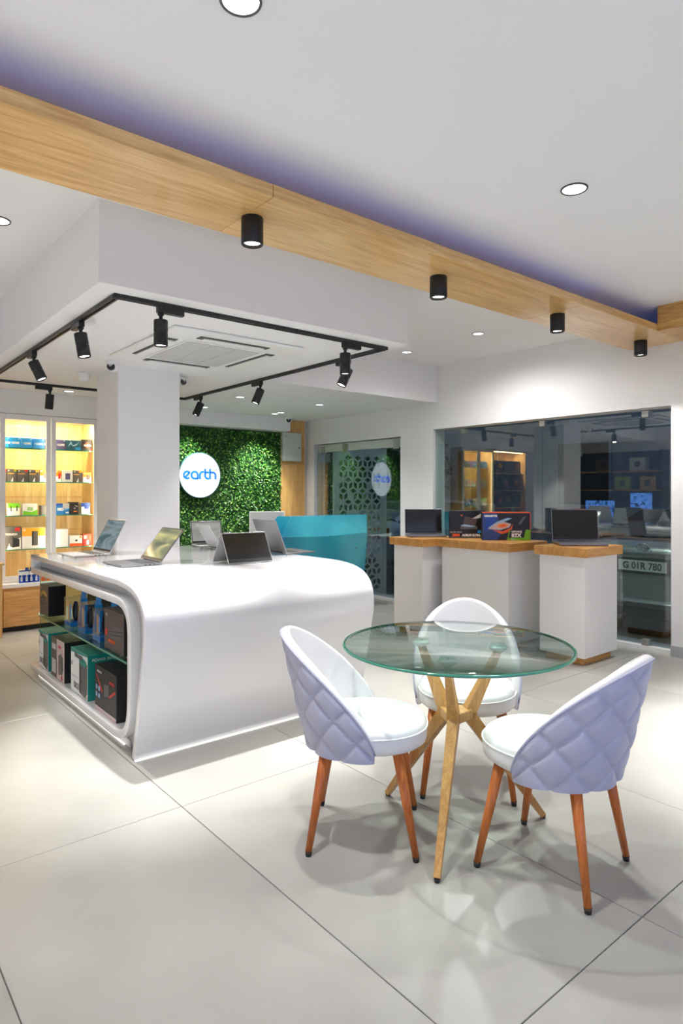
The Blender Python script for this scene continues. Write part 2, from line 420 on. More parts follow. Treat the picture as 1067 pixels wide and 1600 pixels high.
# ------------------------------------------------------------------ lamps
def cyl_spot(label, x, y, power):
    t = thing('surface_spotlight', label, 'spotlight', (x, y, BZ0), 0, 'black cylinder spotlights under the oak beam')
    MB().lathe([(.0485, 0), (.05, -.004), (.05, -.118), (.047, -.122), (.042, -.122), (.040, -.105), (.02, -.104)], 'black_metal', 32).build('housing', t)
    MB().lathe([(.038, -.109), (.0, -.110)], 'lamp_lens', 24, caps=False).build('lens', t)
    spot('lamp', t, (0, 0, -.125), (R(-14), 0, 0), power, 72, .8)
    return t
for lb, x in (('black cylinder spotlight under the oak beam, nearest, by the panel joint', 1.53), ('black cylinder spotlight under oak beam, second from the left', 2.775),
              ('black cylinder spotlight under oak beam, third from the left', 4.0), ('black cylinder spotlight under oak beam, farthest right', 5.22)):
    cyl_spot(lb, x, 2.495, 58)

def downlight(label, x, y, z, r, power, size=130, blend=.7):
    t = thing('recessed_downlight', label, 'downlight', (x, y, z), 0, 'round recessed ceiling downlights')
    MB().lathe([(r * .86, -.001), (r * .88, -.006), (r * .97, -.007), (r, -.004), (r, -.0005), (r * .86, -.0005)], 'dark_rim', 36, caps=False).build('trim_ring', t)
    MB().lathe([(r * .87, -.003), (0, -.0031)], 'lamp_lens_soft', 36, caps=False).build('lens', t)
    spot('lamp', t, (0, 0, -.02), (0, 0, 0), power, size, blend, radius=.05)
DL = [  # label, x, y, z, radius, watts, cone
      ('large round downlight cut by the top edge of the photo', .957, 1.624, ZC, .062, 84, 80), ('round downlight in the white ceiling above the glass table', 2.763, 1.635, ZC, .062, 84, 80),
      ('round downlight at the left edge, beyond the oak beam', .745, 3.743, ZC, .062, 34, 78), ('small downlight on the high ceiling between soffit and oak beam', 4.61, 3.67, ZC, .055, 66, 170),
      ('small downlight beside the far right corner of the soffit', 4.66, 4.62, ZC, .055, 34, 86), ('downlight in the low ceiling, nearest the glass door', 4.524, 5.902, ZS, .055, 30),
      ('downlight in the low ceiling by the wall camera', 4.591, 6.80, ZS, .055, 30), ('downlight in the low ceiling behind the right track rail', 3.507, 5.965, ZS, .055, 30),
      ('downlight above the lit cabinet at left', 1.98, 6.72, ZS, .055, 14, 50)]
for d in DL: downlight(*d)
for lb, x, y in (('added fill downlight by the left wall, out of view', -1.2, 1.5), ('added fill downlight at left beyond the oak beam, out of view', -1.1, 3.8), ('added fill downlight at right near the short beam, out of view', 4.1, .6),
                 ('added fill downlight overhead, unseen just behind the camera', .4, -.7)):
    downlight(lb, x, y, ZC, .062, 760 if y > 3 else 440, 62, .5)  # unseen lamps added so that floor bounce lifts the ceiling

tr = thing('lighting_track', 'black rectangular lighting track under the white soffit', 'lighting track', (0, 0, ZS))
TX0, TX1, TY0, TY1 = 1.2, 3.09, 3.28, 6.42
for x0, x1, y0, y1 in ((TX0 - .017, TX1 + .017, TY0 - .017, TY0 + .017), (TX0 - .017, TX1 + .017, TY1 - .017, TY1 + .017),
                       (TX0 - .017, TX0 + .017, TY0 + .018, TY1 - .018), (TX1 - .017, TX1 + .017, TY0 + .018, TY1 - .018)):
    mb = MB()
    if x1 - x0 > y1 - y0:
        mb.box(x0, x1, y0, y0 + .011, -.022, 0, 'black_metal').box(x0, x1, y1 - .011, y1, -.022, 0, 'black_metal').box(x0, x1, y0 + .011, y1 - .011, -.008, 0, 'black_metal')
    else:
        mb.box(x0, x0 + .011, y0, y1, -.022, 0, 'black_metal').box(x1 - .011, x1, y0, y1, -.022, 0, 'black_metal').box(x0 + .011, x1 - .011, y0, y1, -.008, 0, 'black_metal')
    mb.build('rail', tr)
def track_head(label, x, y, along, tilt_dir, tilt, power=120, cone=84):
    t = thing('track_spotlight', label, 'spotlight', (x, y, ZS - .022), 0, 'black track spotlights')
    a = along
    mb = MB().box(-.02, .13, -.017, .017, -.034, 0, 'black_metal')
    ad = mb.build('adapter', t, bevel=.003, rot=(0, 0, a))
    st = MB().lathe([(.017, -.03), (.017, -.045), (.010, -.05), (.010, -.085)], 'black_metal', 16).build('stem', t)
    hd = MB().lathe([(.02, .012), (.036, .01), (.037, .006), (.037, -.052), (.0355, -.054), (.0355, -.058), (.037, -.06), (.037, -.128), (.034, -.13), (.032, -.118), (.015, -.117)], 'black_metal', 28).build('head', t)
    hd.location = (0, 0, -.082)
    ax = Vector((-math.sin(tilt_dir), math.cos(tilt_dir), 0))
    hd.rotation_mode = 'QUATERNION'
    from mathutils import Quaternion
    q = Quaternion(ax, -tilt); hd.rotation_quaternion = q
    MB().lathe([(.031, -.121), (0, -.1215)], 'lamp_lens', 24, caps=False).build('lens', hd)
    l = spot('lamp', hd, (0, 0, -.135), (0, 0, 0), power, cone, .8)
TH = [('track spotlight on the front rail near the left corner, pointing down', 1.44, TY0, 0, 0, 0, 200, 62), ('track spotlight on the front rail near the right corner, pointing down', 2.73, TY0, 0, 0, 0, 200, 62),
      ('track spotlight on left rail, nearest the front corner', TX0, 3.85, PI / 2, R(-40), R(10), 70, 56), ('track spotlight midway along the left rail, tilted', TX0, 4.88, PI / 2, R(-30), R(25), 80, 60),
      ('track spotlight at the left edge, farthest on left rail', TX0, 6.2, PI / 2, R(150), R(14), 14), ('track spotlight on the back rail at left', 1.72, TY1, PI, R(120), R(6), 8, 44),
      ('track spotlight on right rail, nearest the front corner', TX1, 3.68, PI / 2, R(160), R(25), 70, 64), ('track spotlight midway along the right rail', TX1, 4.9, PI / 2, R(160), R(22), 40, 60),
      ('track spotlight on right rail, nearest the green wall', TX1, 6.05, PI / 2, R(160), R(24), 30)]
for a in TH: track_head(*a)
# two spots that wash the plant wall, on the low ceiling
for lb, x in (('small wall-washing downlight above the sign on the plant wall', 3.6), ('small wall-washing downlight above the plant wall at right', 4.6)):
    t = thing('recessed_downlight', lb, 'downlight', (x, 6.95, ZS), 0, 'round recessed ceiling downlights')
    MB().lathe([(.04, -.001), (.042, -.006), (.05, -.004), (.05, -.0005), (.04, -.0005)], 'plastic_white', 24, caps=False).build('trim_ring', t)
    MB().lathe([(.041, -.003), (0, -.0031)], 'lamp_lens_soft', 24, caps=False).build('lens', t)
    spot('lamp', t, (0, 0, -.02), (R(25), 0, 0), 110, 66, .9)

# ceiling cassette air conditioner
ac = thing('cassette_air_conditioner', 'white four-way cassette air conditioner in the soffit', 'air conditioner', (2.17, 4.2, ZS))
AW, AD = .485, .56
MB().prism([(-AW, -AD), (AW, -AD), (AW, AD), (-AW, AD)], -.022, 0, 'plastic_white').build('panel', ac, bevel=.012)
mb = MB().box(-.29, .29, -.335, .335, -.03, -.022, 'plastic_white')
mb.build('grille_frame', ac, bevel=.006)
for i in range(3):
    MB().box(-.275 + i * .1845, -.275 + i * .1845 + .179, -.32, .32, -.033, -.030, 'grille_grey').build('grille', ac)
for sx, sy in ((-1, 0), (1, 0), (0, -1), (0, 1)):
    if sx: b = (sx * .375 - .035, sx * .375 + .035, -.30, .30)
    else: b = (-.26, .26, sy * .435 - .035, sy * .435 + .035)
    s = MB().box(*b, -.026, -.020, 'slot_dark').build('air_outlet', ac)
    cxm, cym = (b[0] + b[1]) / 2, (b[2] + b[3]) / 2
    if sx: MB().box(cxm - .018, cxm + .022, b[2] + .03, b[3] - .03, -.036, -.027, 'plastic_white').build('louvre', s, bevel=.003)
    else: MB().box(b[0] + .03, b[1] - .03, cym - .018, cym + .022, -.036, -.027, 'plastic_white').build('louvre', s, bevel=.003)

def dome_cam(label, x, y, z, ang, tilt=R(25)):
    t = thing('dome_camera', label, 'security camera', (x, y, z), ang, 'white dome security cameras')
    MB().lathe([(.0, 0), (.052, 0), (.052, -.018), (.046, -.024), (.0, -.024)], 'plastic_white', 28, caps=False).build('base', t)
    MB().lathe([(.044, -.02), (.046, -.035), (.042, -.055), (.032, -.07), (.016, -.078), (0, -.08)], 'plastic_white', 28, caps=False).build('ball', t)
    M = Matrix.Translation((0, -.022, -.048)) @ Matrix.Rotation(R(90) - tilt, 4, 'X')
    MB().lathe([(.030, 0), (.030, .022), (.024, .026), (.0, .026)], 'black_plastic', 24, M=M).build('lens_barrel', t)
    MB().lathe([(.011, .027), (.009, .030), (0, .031)], 'grille_grey', 16, M=M, caps=False).build('lens', t)
dome_cam('white dome camera at the pillar corner, left of the air conditioner', 1.80, 5.00, ZS, R(-40))
dome_cam('white dome camera under the soffit right of the pillar', 2.50, 5.28, ZS, R(20))
dome_cam('white dome camera turned away, left of the pillar', 1.78, 5.62, ZS, R(150))
dome_cam('small dome camera on the bulkhead beside the plant wall', 4.96, 7.16, ZS, R(-30))

# ------------------------------------------------------------------ display island
isl = thing('display_island', 'glossy white waterfall display island with an open shelf end', 'display island')
IX0, IX1 = 1.25, 2.765
def bez(p0, p1, p2, p3, n):
    out = []
    for i in range(n + 1):
        t = i / n; u = 1 - t
        out.append(tuple(u ** 3 * a + 3 * u * u * t * b + 3 * u * t * t * c + t ** 3 * d for a, b, c, d in zip(p0, p1, p2, p3)))
    return out
def offset(pl, d):
    out = []
    for i, p in enumerate(pl):
        a = Vector(pl[max(i - 1, 0)]); b = Vector(pl[min(i + 1, len(pl) - 1)])
        t = (b - a).normalized(); n = Vector((-t.y, t.x))
        out.append((p[0] + n.x * d, p[1] + n.y * d))
    return out
outer = [(5.17, .90)] + bez((3.50, .90), (3.16, .90), (3.0, .86), (3.035, .60), 18) + [(3.10, .30), (3.17, 0.0)]
def ribbon(pl, d, x0, x1, mat, mb=None):
    mb = mb or MB(); q = offset(pl, d)
    poly = list(pl) + q[::-1]
    n = len(pl)
    vs = [(x0, *p) for p in pl] + [(x0, *p) for p in q] + [(x1, *p) for p in pl] + [(x1, *p) for p in q]
    fs = []
    for i in range(n - 1):
        fs += [(i, i + 1, n + i + 1, n + i), (2 * n + i, 3 * n + i, 3 * n + i + 1, 2 * n + i + 1)]
        fs += [(i, 2 * n + i, 2 * n + i + 1, i + 1), (n + i, n + i + 1, 3 * n + i + 1, 3 * n + i)]
    fs += [(0, n, 3 * n, 2 * n), (n - 1, 3 * n - 1, 4 * n - 1, 2 * n - 1)]
    mb.add(vs, fs, mat, True)
    return mb
def smooth_by_angle(o, a=35):
    b = o.modifiers.new('edge', 'EDGE_SPLIT'); b.split_angle = R(a)
o = ribbon(outer, .036, IX0, IX1, 'gloss_white').build('top_shell', isl, bevel=.006, seg=3)
o.modifiers['bevel'].angle_limit = R(60); smooth_by_angle(o, 50)
inner = [(5.17, .805), (3.52, .805)] + bez((3.45, .805), (3.29, .805), (3.225, .75), (3.222, .62), 10) + [(3.222, .40)] + \
        bez((3.225, .27), (3.23, .12), (3.30, .045), (3.48, .042), 10) + [(5.19, .042)]
o = ribbon(inner, .045, IX0, 1.70, 'gloss_white').build('inner_frame', isl, bevel=.006, seg=3)
o.modifiers['bevel'].angle_limit = R(60); smooth_by_angle(o, 50)
MB().box(IX0, 1.70, 5.13, 5.17, .80, .866, 'gloss_white').build('end_fold', isl, bevel=.004)
# grey recess between shell and frame
oi = offset(outer, .036)
def resample(pl, n):
    d = [0]
    for a, b in zip(pl, pl[1:]): d.append(d[-1] + math.dist(a, b))
    out = []
    for k in range(n):
        t = d[-1] * k / (n - 1); j = 0
        while j < len(pl) - 2 and d[j + 1] < t: j += 1
        s = (t - d[j]) / max(1e-9, d[j + 1] - d[j]); s = min(max(s, 0), 1)
        out.append((pl[j][0] + (pl[j + 1][0] - pl[j][0]) * s, pl[j][1] + (pl[j + 1][1] - pl[j][1]) * s))
    return out
A_ = [p for p in oi]; A_[0] = (5.12, A_[0][1])
B_ = [(5.12, .806)] + inner[1:]
B_ = B_[:-1]
ra, rb = resample(A_, 40), resample(B_, 40)
mb = MB(); n = 40
mb.add([(1.305, *p) for p in ra] + [(1.305, *p) for p in rb], [(i, i + 1, n + i + 1, n + i) for i in range(n - 1)], 'recess_grey')
mb.build('recess_panel', isl)
MB().box(1.68, IX1 - .03, 3.26, 5.12, .03, .86, 'satin_white').build('core', isl)
MB().box(IX0 + .05, 1.70, 3.35, 5.12, 0, .04, 'satin_white').build('plinth', isl)
MB().box(IX0, IX1, 3.155, 3.168, .0005, .006, 'led_white').build('floor_led', isl)
MB().box(IX0 + .035, IX0 + .043, 3.40, 5.1, .004, .010, 'led_white').build('floor_led', isl)
sh = MB().prism([(1.262, 3.27), (1.262, 4.98)] + [(1.262 + .2 - .2 * math.cos(t), 4.98 + .2 * math.sin(t)) for t in [PI / 2 * k / 8 for k in range(1, 9)]] + [(1.66, 5.18), (1.66, 3.27)], .462, .474, 'shelf_glass').build('glass_shelf', isl)
MB().prism([(1.259, 3.27), (1.259, 4.98)] + [(1.259 + .203 - .203 * math.cos(t), 4.98 + .203 * math.sin(t)) for t in [PI / 2 * k / 8 for k in range(1, 9)]] +
           [(1.262 + .2 - .2 * math.cos(t), 4.98 + .2 * math.sin(t)) for t in [PI / 2 * k / 8 for k in range(8, 0, -1)]] + [(1.262, 4.98), (1.262, 3.27)], .462, .474, 'glass_edge').build('glass_edge', sh)
MB().box(1.30, 1.66, 5.10, 5.108, .09, .76, 'shelf_glass').build('glass_end', isl)
MB().box(1.298, 1.301, 5.10, 5.108, .09, .76, 'glass_edge').build('glass_end_edge', isl)

# ------------------------------------------------------------------ cartons
def carton(name, label, cat, loc, rz, wd, dp, ht, body='c_white', prints=(), texts=(), group=None, sides=None, top=None, side_texts=()):
    """front faces local -y; prints are (x0,x1,z0,z1,mat) or (list of points, mat) in fractions of the front face"""
    t = thing(name, label, cat, loc, rz, group)
    mb = MB()
    h = wd / 2
    vs = [(-h, 0, 0), (h, 0, 0), (h, dp, 0), (-h, dp, 0), (-h, 0, ht), (h, 0, ht), (h, dp, ht), (-h, dp, ht)]
    mb.add(vs, [(0, 1, 5, 4)], body); mb.add(vs, [(1, 2, 6, 5), (3, 0, 4, 7), (2, 3, 7, 6)], sides or body); mb.add(vs, [(4, 5, 6, 7), (3, 2, 1, 0)], top or sides or body)
    mb.build('carton', t, bevel=.0015, seg=1)
    if prints:
        mb = MB()
        for k, p in enumerate(prints):
            yy = -.0006 - .00025 * k
            if len(p) == 5: pts = [(p[0], p[2]), (p[1], p[2]), (p[1], p[3]), (p[0], p[3])]
            else: pts = p[0]
            mb.add([(-h + a * wd, yy, b * ht) for a, b in pts], [tuple(range(len(pts)))], p[-1])
        mb.build('front_print', t)
    yt = -.0006 - .00025 * len(prints) - .0009
    for s, fx, fz, sz, mat, *rest in texts:
        text(s, sz * ht, mat, t, (-h + fx * wd, yt, fz * ht), (PI / 2, 0, 0), bold=rest[0] if rest else 0, xs=rest[1] if len(rest) > 1 else 1)
    for s, fy, fz, sz, mat in side_texts:
        text(s, sz * ht, mat, t, (h + .0012, fy * dp, fz * ht), (PI / 2, 0, PI / 2))
    return t
def circ(cx, cz, rx, rz, n=16, a0=0, a1=2 * PI):
    return [(cx + rx * math.cos(a0 + (a1 - a0) * k / n), cz + rz * math.sin(a0 + (a1 - a0) * k / n)) for k in range(n)]

# island lower shelf: cartons face -X (rz = -90 deg)
def isl_box(name, label, y0, y1, z, dp, ht, x=1.285, **kw):
    return carton(name, label, 'box', (x, (y0 + y1) / 2, z), R(-90), y1 - y0, dp, ht, **kw)
ups = dict(body='c_white', sides='c_teal', top='c_teal',
           prints=[([(0, 1), (1, 1), (1, .97), (0, .90)], 'c_teal'), ([(.52, .08), (.86, .02), (.98, .16), (.98, .80), (.52, .84)], 'c_grey'), ([(.52, .08), (.62, .06), (.62, .83), (.52, .84)], 'c_dark'), (circ(.73, .80, .22, .09), 'c_teal'),
                   (.05, .11, .60, .70, 'c_grey'), (.05, .45, .36, .39, 'c_light'), ([(.90, .03), (.97, .03), (.97, .10)], 'c_red')],
           texts=[('POWER BACKUP', .50, .84, .12, 'c_grey', .002, .62), ('CIRCLE', .36, .12, .20, 'c_grey', 0, .60)], side_texts=[('POWER BACKUP', .5, .86, .09, 'c_white')])
ZB = .088
isl_box('power_backup_box', 'teal and white power backup box at far end of island shelf', 4.84, 5.09, ZB, .24, .265, **ups)
isl_box('power_backup_box', 'teal and white power backup box, third along the island shelf', 3.99, 4.32, ZB, .24, .275, **ups)
isl_box('speaker_box', 'grey and pink box between the two teal power backup boxes', 4.46, 4.76, ZB, .22, .27, body='c_pink', sides='c_dark', top='c_dark',
        prints=[(0, .42, 0, 1, 'c_brown'), (.05, .36, .70, .84, 'c_light'), (.05, .36, .10, .45, 'c_light'), ([(.56, .12), (.84, .18), (.90, .3), (.90, .60), (.74, .68), (.56, .60)], 'c_grey'), (.76, .86, .04, .14, 'c_red')],
        texts=[('MINI', .66, .8, .1, 'c_red')])
isl_box('gaming_case_box', 'black box with red chevrons, nearest on the lower island shelf', 3.51, 3.86, ZB, .28, .26, body='c_dark', sides='c_dark', top='c_dark',
        prints=[([(.06, .80), (.10, .80), (.38, .47), (.33, .44)], 'c_red'), ([(.68, .48), (.95, .66), (.95, .60), (.68, .42)], 'c_red'), ([(.44, .40), (.66, .44), (.66, .70), (.44, .66)], 'c_grey'),
                (.06, .13, .46, .56, 'c_paleblue'), (.18, .26, .45, .55, 'c_paleblue'), (.06, .13, .30, .40, 'c_paleblue'), (.18, .26, .29, .39, 'c_paleblue'), (0, 1, 0, .09, 'c_pink')],
        texts=[('HYPER', .82, .74, .10, 'c_red'), ('STEALTH', .24, .86, .07, 'c_light')])
ZT = .475
isl_box('cooler_box', 'dark heatsink box standing at far end of the glass shelf', 4.84, 5.06, ZT, .12, .215, body='c_brown', sides='c_black', top='c_grey',
        prints=[(circ(.5, .62, .38, .2), 'c_gold'), ([(.12, .28), (.72, .40), (.86, .62), (.30, .70), (.1, .5)], 'c_dark'), ([(.2, .36), (.7, .46), (.7, .50), (.2, .40)], 'c_grey'), ([(.2, .46), (.76, .55), (.76, .59), (.2, .5)], 'c_grey'), (.0, .04, .35, .6, 'c_red')],
        texts=[('F', .12, .85, .1, 'c_white')])
isl_box('cooler_box', 'dark heatsink box with orange lettering, nearest on the glass shelf', 3.40, 3.70, ZT, .16, .225, body='c_brown', sides='c_dark', top='c_grey',
        prints=[([(.30, .30), (.95, .40), (.95, .66), (.38, .62)], 'c_grey'), ([(.30, .36), (.95, .46), (.95, .49), (.30, .39)], 'c_dark'), ([(.32, .45), (.95, .55), (.95, .58), (.32, .48)], 'c_dark'), (.06, .16, .34, .5, 'c_red')],
        texts=[('FAN COOLER', .40, .2, .10, 'c_flame', 0, .7), ('<', .14, .80, .18, 'c_white')])
def blister(label, y0, y1):
    t = thing('mouse_pack', label, 'package', (1.30, (y0 + y1) / 2, ZT), R(-90), 'clear and blue mouse packs on the glass shelf')
    wd, dp, ht = y1 - y0, .11, .185
    h = wd / 2
    MB().box(-h, h, 0, dp, .0, ht, 'clear_plastic').build('clear_shell', t)
    MB().box(-h + .002, h - .002, dp - .004, dp - .001, .002, ht - .002, 'c_cyan').build('back_card', t)
    MB().box(-h + .002, h - .002, .002, dp - .006, .002, .028, 'c_blue').build('base_card', t)
    MB().add([(h + .0006, dp * .45, .03), (h + .0006, dp, .03), (h + .0006, dp, ht - .01), (h + .0006, dp * .62, ht - .01)], [(0, 1, 2, 3)], 'c_cyan').build('side_print', t)
    tb = MB().box(-h * .7, h * .7, dp - .003, dp - .001, ht, ht + .035, 'c_cyan').build('hang_tab', t)
    mb = MB()
    rs = []
    for k in range(9):
        s = k / 8; z = .03 + s * .125; r = .036 * math.sin(PI * (0.12 + .8 * s)) ** .6
        rs.append([(r * math.cos(a), .055 + .55 * r * math.sin(a), z) for a in [2 * PI * i / 16 for i in range(16)]])
    mb.rings(rs, 'c_dark'); mb.build('mouse', t)
    MB().box(-.035, -.012, .016, .019, .035, .15, 'c_gold').build('insert_card', t)
    MB().box(.0, .026, .014, .017, .05, .14, 'c_cyan').build('insert_card', t)
blister('clear and blue mouse pack beside the far heatsink box', 4.38, 4.52)
blister('clear and blue mouse pack, middle of the three', 4.09, 4.23)
blister('clear and blue mouse pack, nearest of the three', 3.82, 3.95)
for lb, y0, y1 in (('black keyboard box leaning behind the far mouse pack', 4.32, 4.98), ('black keyboard box behind the near heatsink box', 3.34, 4.02)):
    t = thing('keyboard_box', lb, 'box', (1.60, (y0 + y1) / 2, ZT), R(-90), 'black keyboard boxes on the glass shelf')
    wd = y1 - y0
    MB().box(-wd / 2, wd / 2, 0, .05, 0, .26, 'c_black').build('carton', t, bevel=.0015, seg=1)
    mb = MB()
    for i in range(12):
        for j in range(4):
            x0 = -wd * .40 + i * wd * .066
            mb.add([(x0, -.0008, .10 + j * .026), (x0 + wd * .055, -.0008, .10 + j * .026), (x0 + wd * .055, -.0008, .122 + j * .026), (x0, -.0008, .122 + j * .026)], [(0, 1, 2, 3)], 'c_dark')
    k = mb.build('key_print', t); k['kind'] = 'stuff'
    text('KEYBOARD', .03, 'c_grey', t, (0, -.0012, .045), (PI / 2, 0, 0))

# ------------------------------------------------------------------ laptops
def laptop(name, label, loc, rz, wd=.33, dp=.225, ang=112, shell='silver_shell', screen='screen_black', group='laptops on the island', thick=.014, bez_mat='black_plastic', keys='key_grey', logo=None):
    """local: hinge along x at y=+dp/2, user at -y"""
    t = thing(name, label, 'laptop', loc, rz, group)
    h = wd / 2; d = dp / 2
    base = MB().box(-h, h, -d, d, .003, thick, shell).build('base', t, bevel=.003)
    for sx in (-1, 1):
        for sy in (-1, 1):
            MB().box(sx * h * .8 - .01, sx * h * .8 + .01, sy * d * .8 - .004, sy * d * .8 + .004, 0, .0035, 'rubber').build('foot', base)
    mb = MB()
    for i in range(14):
        for j in range(5):
            kx = -h * .86 + i * (wd * .86 / 14); ky = d * .72 - j * .019
            mb.box(kx, kx + wd * .86 / 14 - .003, ky - .016, ky, thick, thick + .0016, keys)
    k = mb.build('keys', base); k['kind'] = 'stuff'
    MB().box(-.052, .052, -d * .92, -d * .25, thick, thick + .0006, 'grille_grey' if shell == 'silver_shell' else 'graphite_shell').build('trackpad', base)
    mb = MB()
    for k in range(3):
        mb.box(h - .0004, h + .0006, d * .1 + k * .028, d * .1 + k * .028 + .016, thick * .35, thick * .75, 'black_plastic')
    mb.build('port', base)
    lh = dp * .985
    lid = MB().box(-h, h, -.006, 0, 0, lh, shell).build('lid', t, bevel=.0025)
    lid.location = (0, d - .004, thick + .002); lid.rotation_euler = (R(-(ang - 90)), 0, 0)
    # display faces the user: local -y side
    lid2 = lid
    MB().box(-h + .004, h - .004, -.0068, -.0062, .006, lh - .004, bez_mat).build('bezel', lid2)
    MB().box(-h + .010, h - .010, -.0076, -.0069, .022, lh - .011, screen).build('display', lid2)
    MB().tube([(-h * .7, d - .002, thick - .001), (h * .7, d - .002, thick - .001)], .0045, bez_mat, 10).build('hinge', t)
    if logo: MB().lathe([(.012, 0), (0, 0.0004)], logo, 20, M=Matrix.Translation((0, .0008, lh * .5)) @ Matrix.Rotation(R(-90), 4, 'X'), caps=False).build('badge', lid2)
    return t
IT = .9005
# facing -X: user direction local -y -> world -x : rz = -90
laptop('laptop', 'silver laptop at the far left corner of the island, sea picture', (1.535, 4.85, IT), R(-88), .34, .27, 118, 'silver_shell', 'screen_sea')
laptop('laptop', 'slim grey laptop at the island front left, dune picture on screen', (1.575, 4.03, IT), R(-90), .335, .262, 128, 'graphite_shell', 'screen_dune')
laptop('laptop', 'grey laptop on the island turned to the right, lid back showing', (2.82, 4.07, IT), R(88), .34, .26, 112, 'graphite_shell', 'screen_grey')
laptop('laptop', 'silver laptop beside the pillar, lid back leaning left', (2.62, 4.66, IT), R(84), .30, .22, 122, 'silver_shell', 'screen_grey')
laptop('laptop', 'silver laptop with grey screen at the island back edge, right of pillar', (2.64, 4.975, IT), R(-8), .28, .20, 104, 'silver_shell', 'screen_grey')
t = thing('laptop', 'black convertible laptop standing as a tent on the island', 'laptop', (2.19, 3.69, IT), R(0), 'laptops on the island')
a = math.atan2(.10, .19)
for s, nm in ((-1, 'screen_half'), (1, 'keyboard_half')):
    p = MB().box(-.165, .165, -.004, .004, -.213, 0, 'silver_shell').build(nm, t, bevel=.002)
    p.location = (0, s * .006, .193); p.rotation_euler = (s * a, 0, 0)
    if s < 0:
        MB().box(-.162, .162, -.0052, -.0044, -.209, -.004, 'screen_black').build('display', p)
        MB().box(-.16, .16, -.0056, -.0053, -.206, -.186, 'black_plastic').build('bezel', p)
    else:
        mb = MB()
        for i in range(14):
            for j in range(5):
                mb.box(-.145 + i * .0208, -.145 + i * .0208 + .018, .0042, .0056, -.05 - j * .019, -.034 - j * .019, 'key_grey')
        k = mb.build('keys', p); k['kind'] = 'stuff'
for sx in (-1, 1):
    MB().tube([(sx * .11 - .03, 0, .194), (sx * .11 + .03, 0, .194)], .0075, 'chrome', 12).build('hinge', t)

# ------------------------------------------------------------------ window pedestals
def pedestal(label, x0, x1, y0, y1, ztop=.925):
    t = thing('display_pedestal', label, 'pedestal', ((x0 + x1) / 2, (y0 + y1) / 2, 0), 0, 'white pedestals along the window')
    a, b = (x1 - x0) / 2, (y1 - y0) / 2
    MB().box(-a + .07, a - .07, -b + .07, b - .07, 0, .062, 'oak_slab').build('plinth', t)
    MB().box(-a + .032, a - .032, -b + .032, b - .032, .06, ztop - .072, 'satin_white').build('body', t, bevel=.003)
    MB().box(-a, a, -b, b, ztop - .072, ztop, 'oak_slab').build('top', t, bevel=.003)
pedestal('white pedestal with oak top holding the open gaming laptop, right end', 4.60, 5.17, 2.62, 3.085)
pedestal('wide middle white pedestal with oak top holding the two hardware boxes', 4.53, 5.10, 3.28, 4.09)
pedestal('white pedestal with oak top nearest the glass door', 4.36, 4.93, 4.115, 4.56)
PT = .9255
CF = R(-39.4)
laptop('gaming_laptop', 'thick black gaming laptop open on the right pedestal', (4.915, 2.86, PT), R(-45), .385, .27, 100, 'graphite_shell', 'screen_black', 'laptops on the pedestals', .024)
laptop('gaming_laptop', 'black laptop open on the pedestal nearest the door', (4.68, 4.38, PT), R(-38), .375, .25, 96, 'graphite_shell', 'screen_black', 'laptops on the pedestals', .020)
d0 = Vector((4.664, 4.056)); d1 = Vector((4.922, 3.843)); dm = (d0 + d1) / 2
carton('motherboard_box', 'dark motherboard box standing on the middle pedestal', 'box', (dm.x + .01, dm.y, PT), math.atan2(-.213, .258), .335, .07, .262, body='c_black',
       prints=[([(.30, .33), (.78, .33), (.78, .42), (.30, .50)], 'c_grey'), ([(.36, .50), (.72, .46), (.78, .72), (.42, .78)], 'c_brown'), ([(.30, .44), (.40, .50), (.74, .44), (.60, .40)], 'c_paleblue'), ([(.62, .70), (.90, .92), (.86, .74), (.80, .72)], 'c_light'),
               ([(.28, .86), (.36, .84), (.34, .78)], 'c_flame'), (.78, .93, .19, .28, 'c_cyan'), (0, 1, 0, .045, 'c_grey')],
       texts=[('Z590', .16, .07, .12, 'c_flame', .003), ('AORUS ULTRA', .60, .07, .11, 'c_white', .002, .9), ('ROUTED READY', .17, .20, .06, 'c_white')])
d0 = Vector((4.70, 3.70)); d1 = Vector((5.03, 3.39)); dm = (d0 + d1) / 2
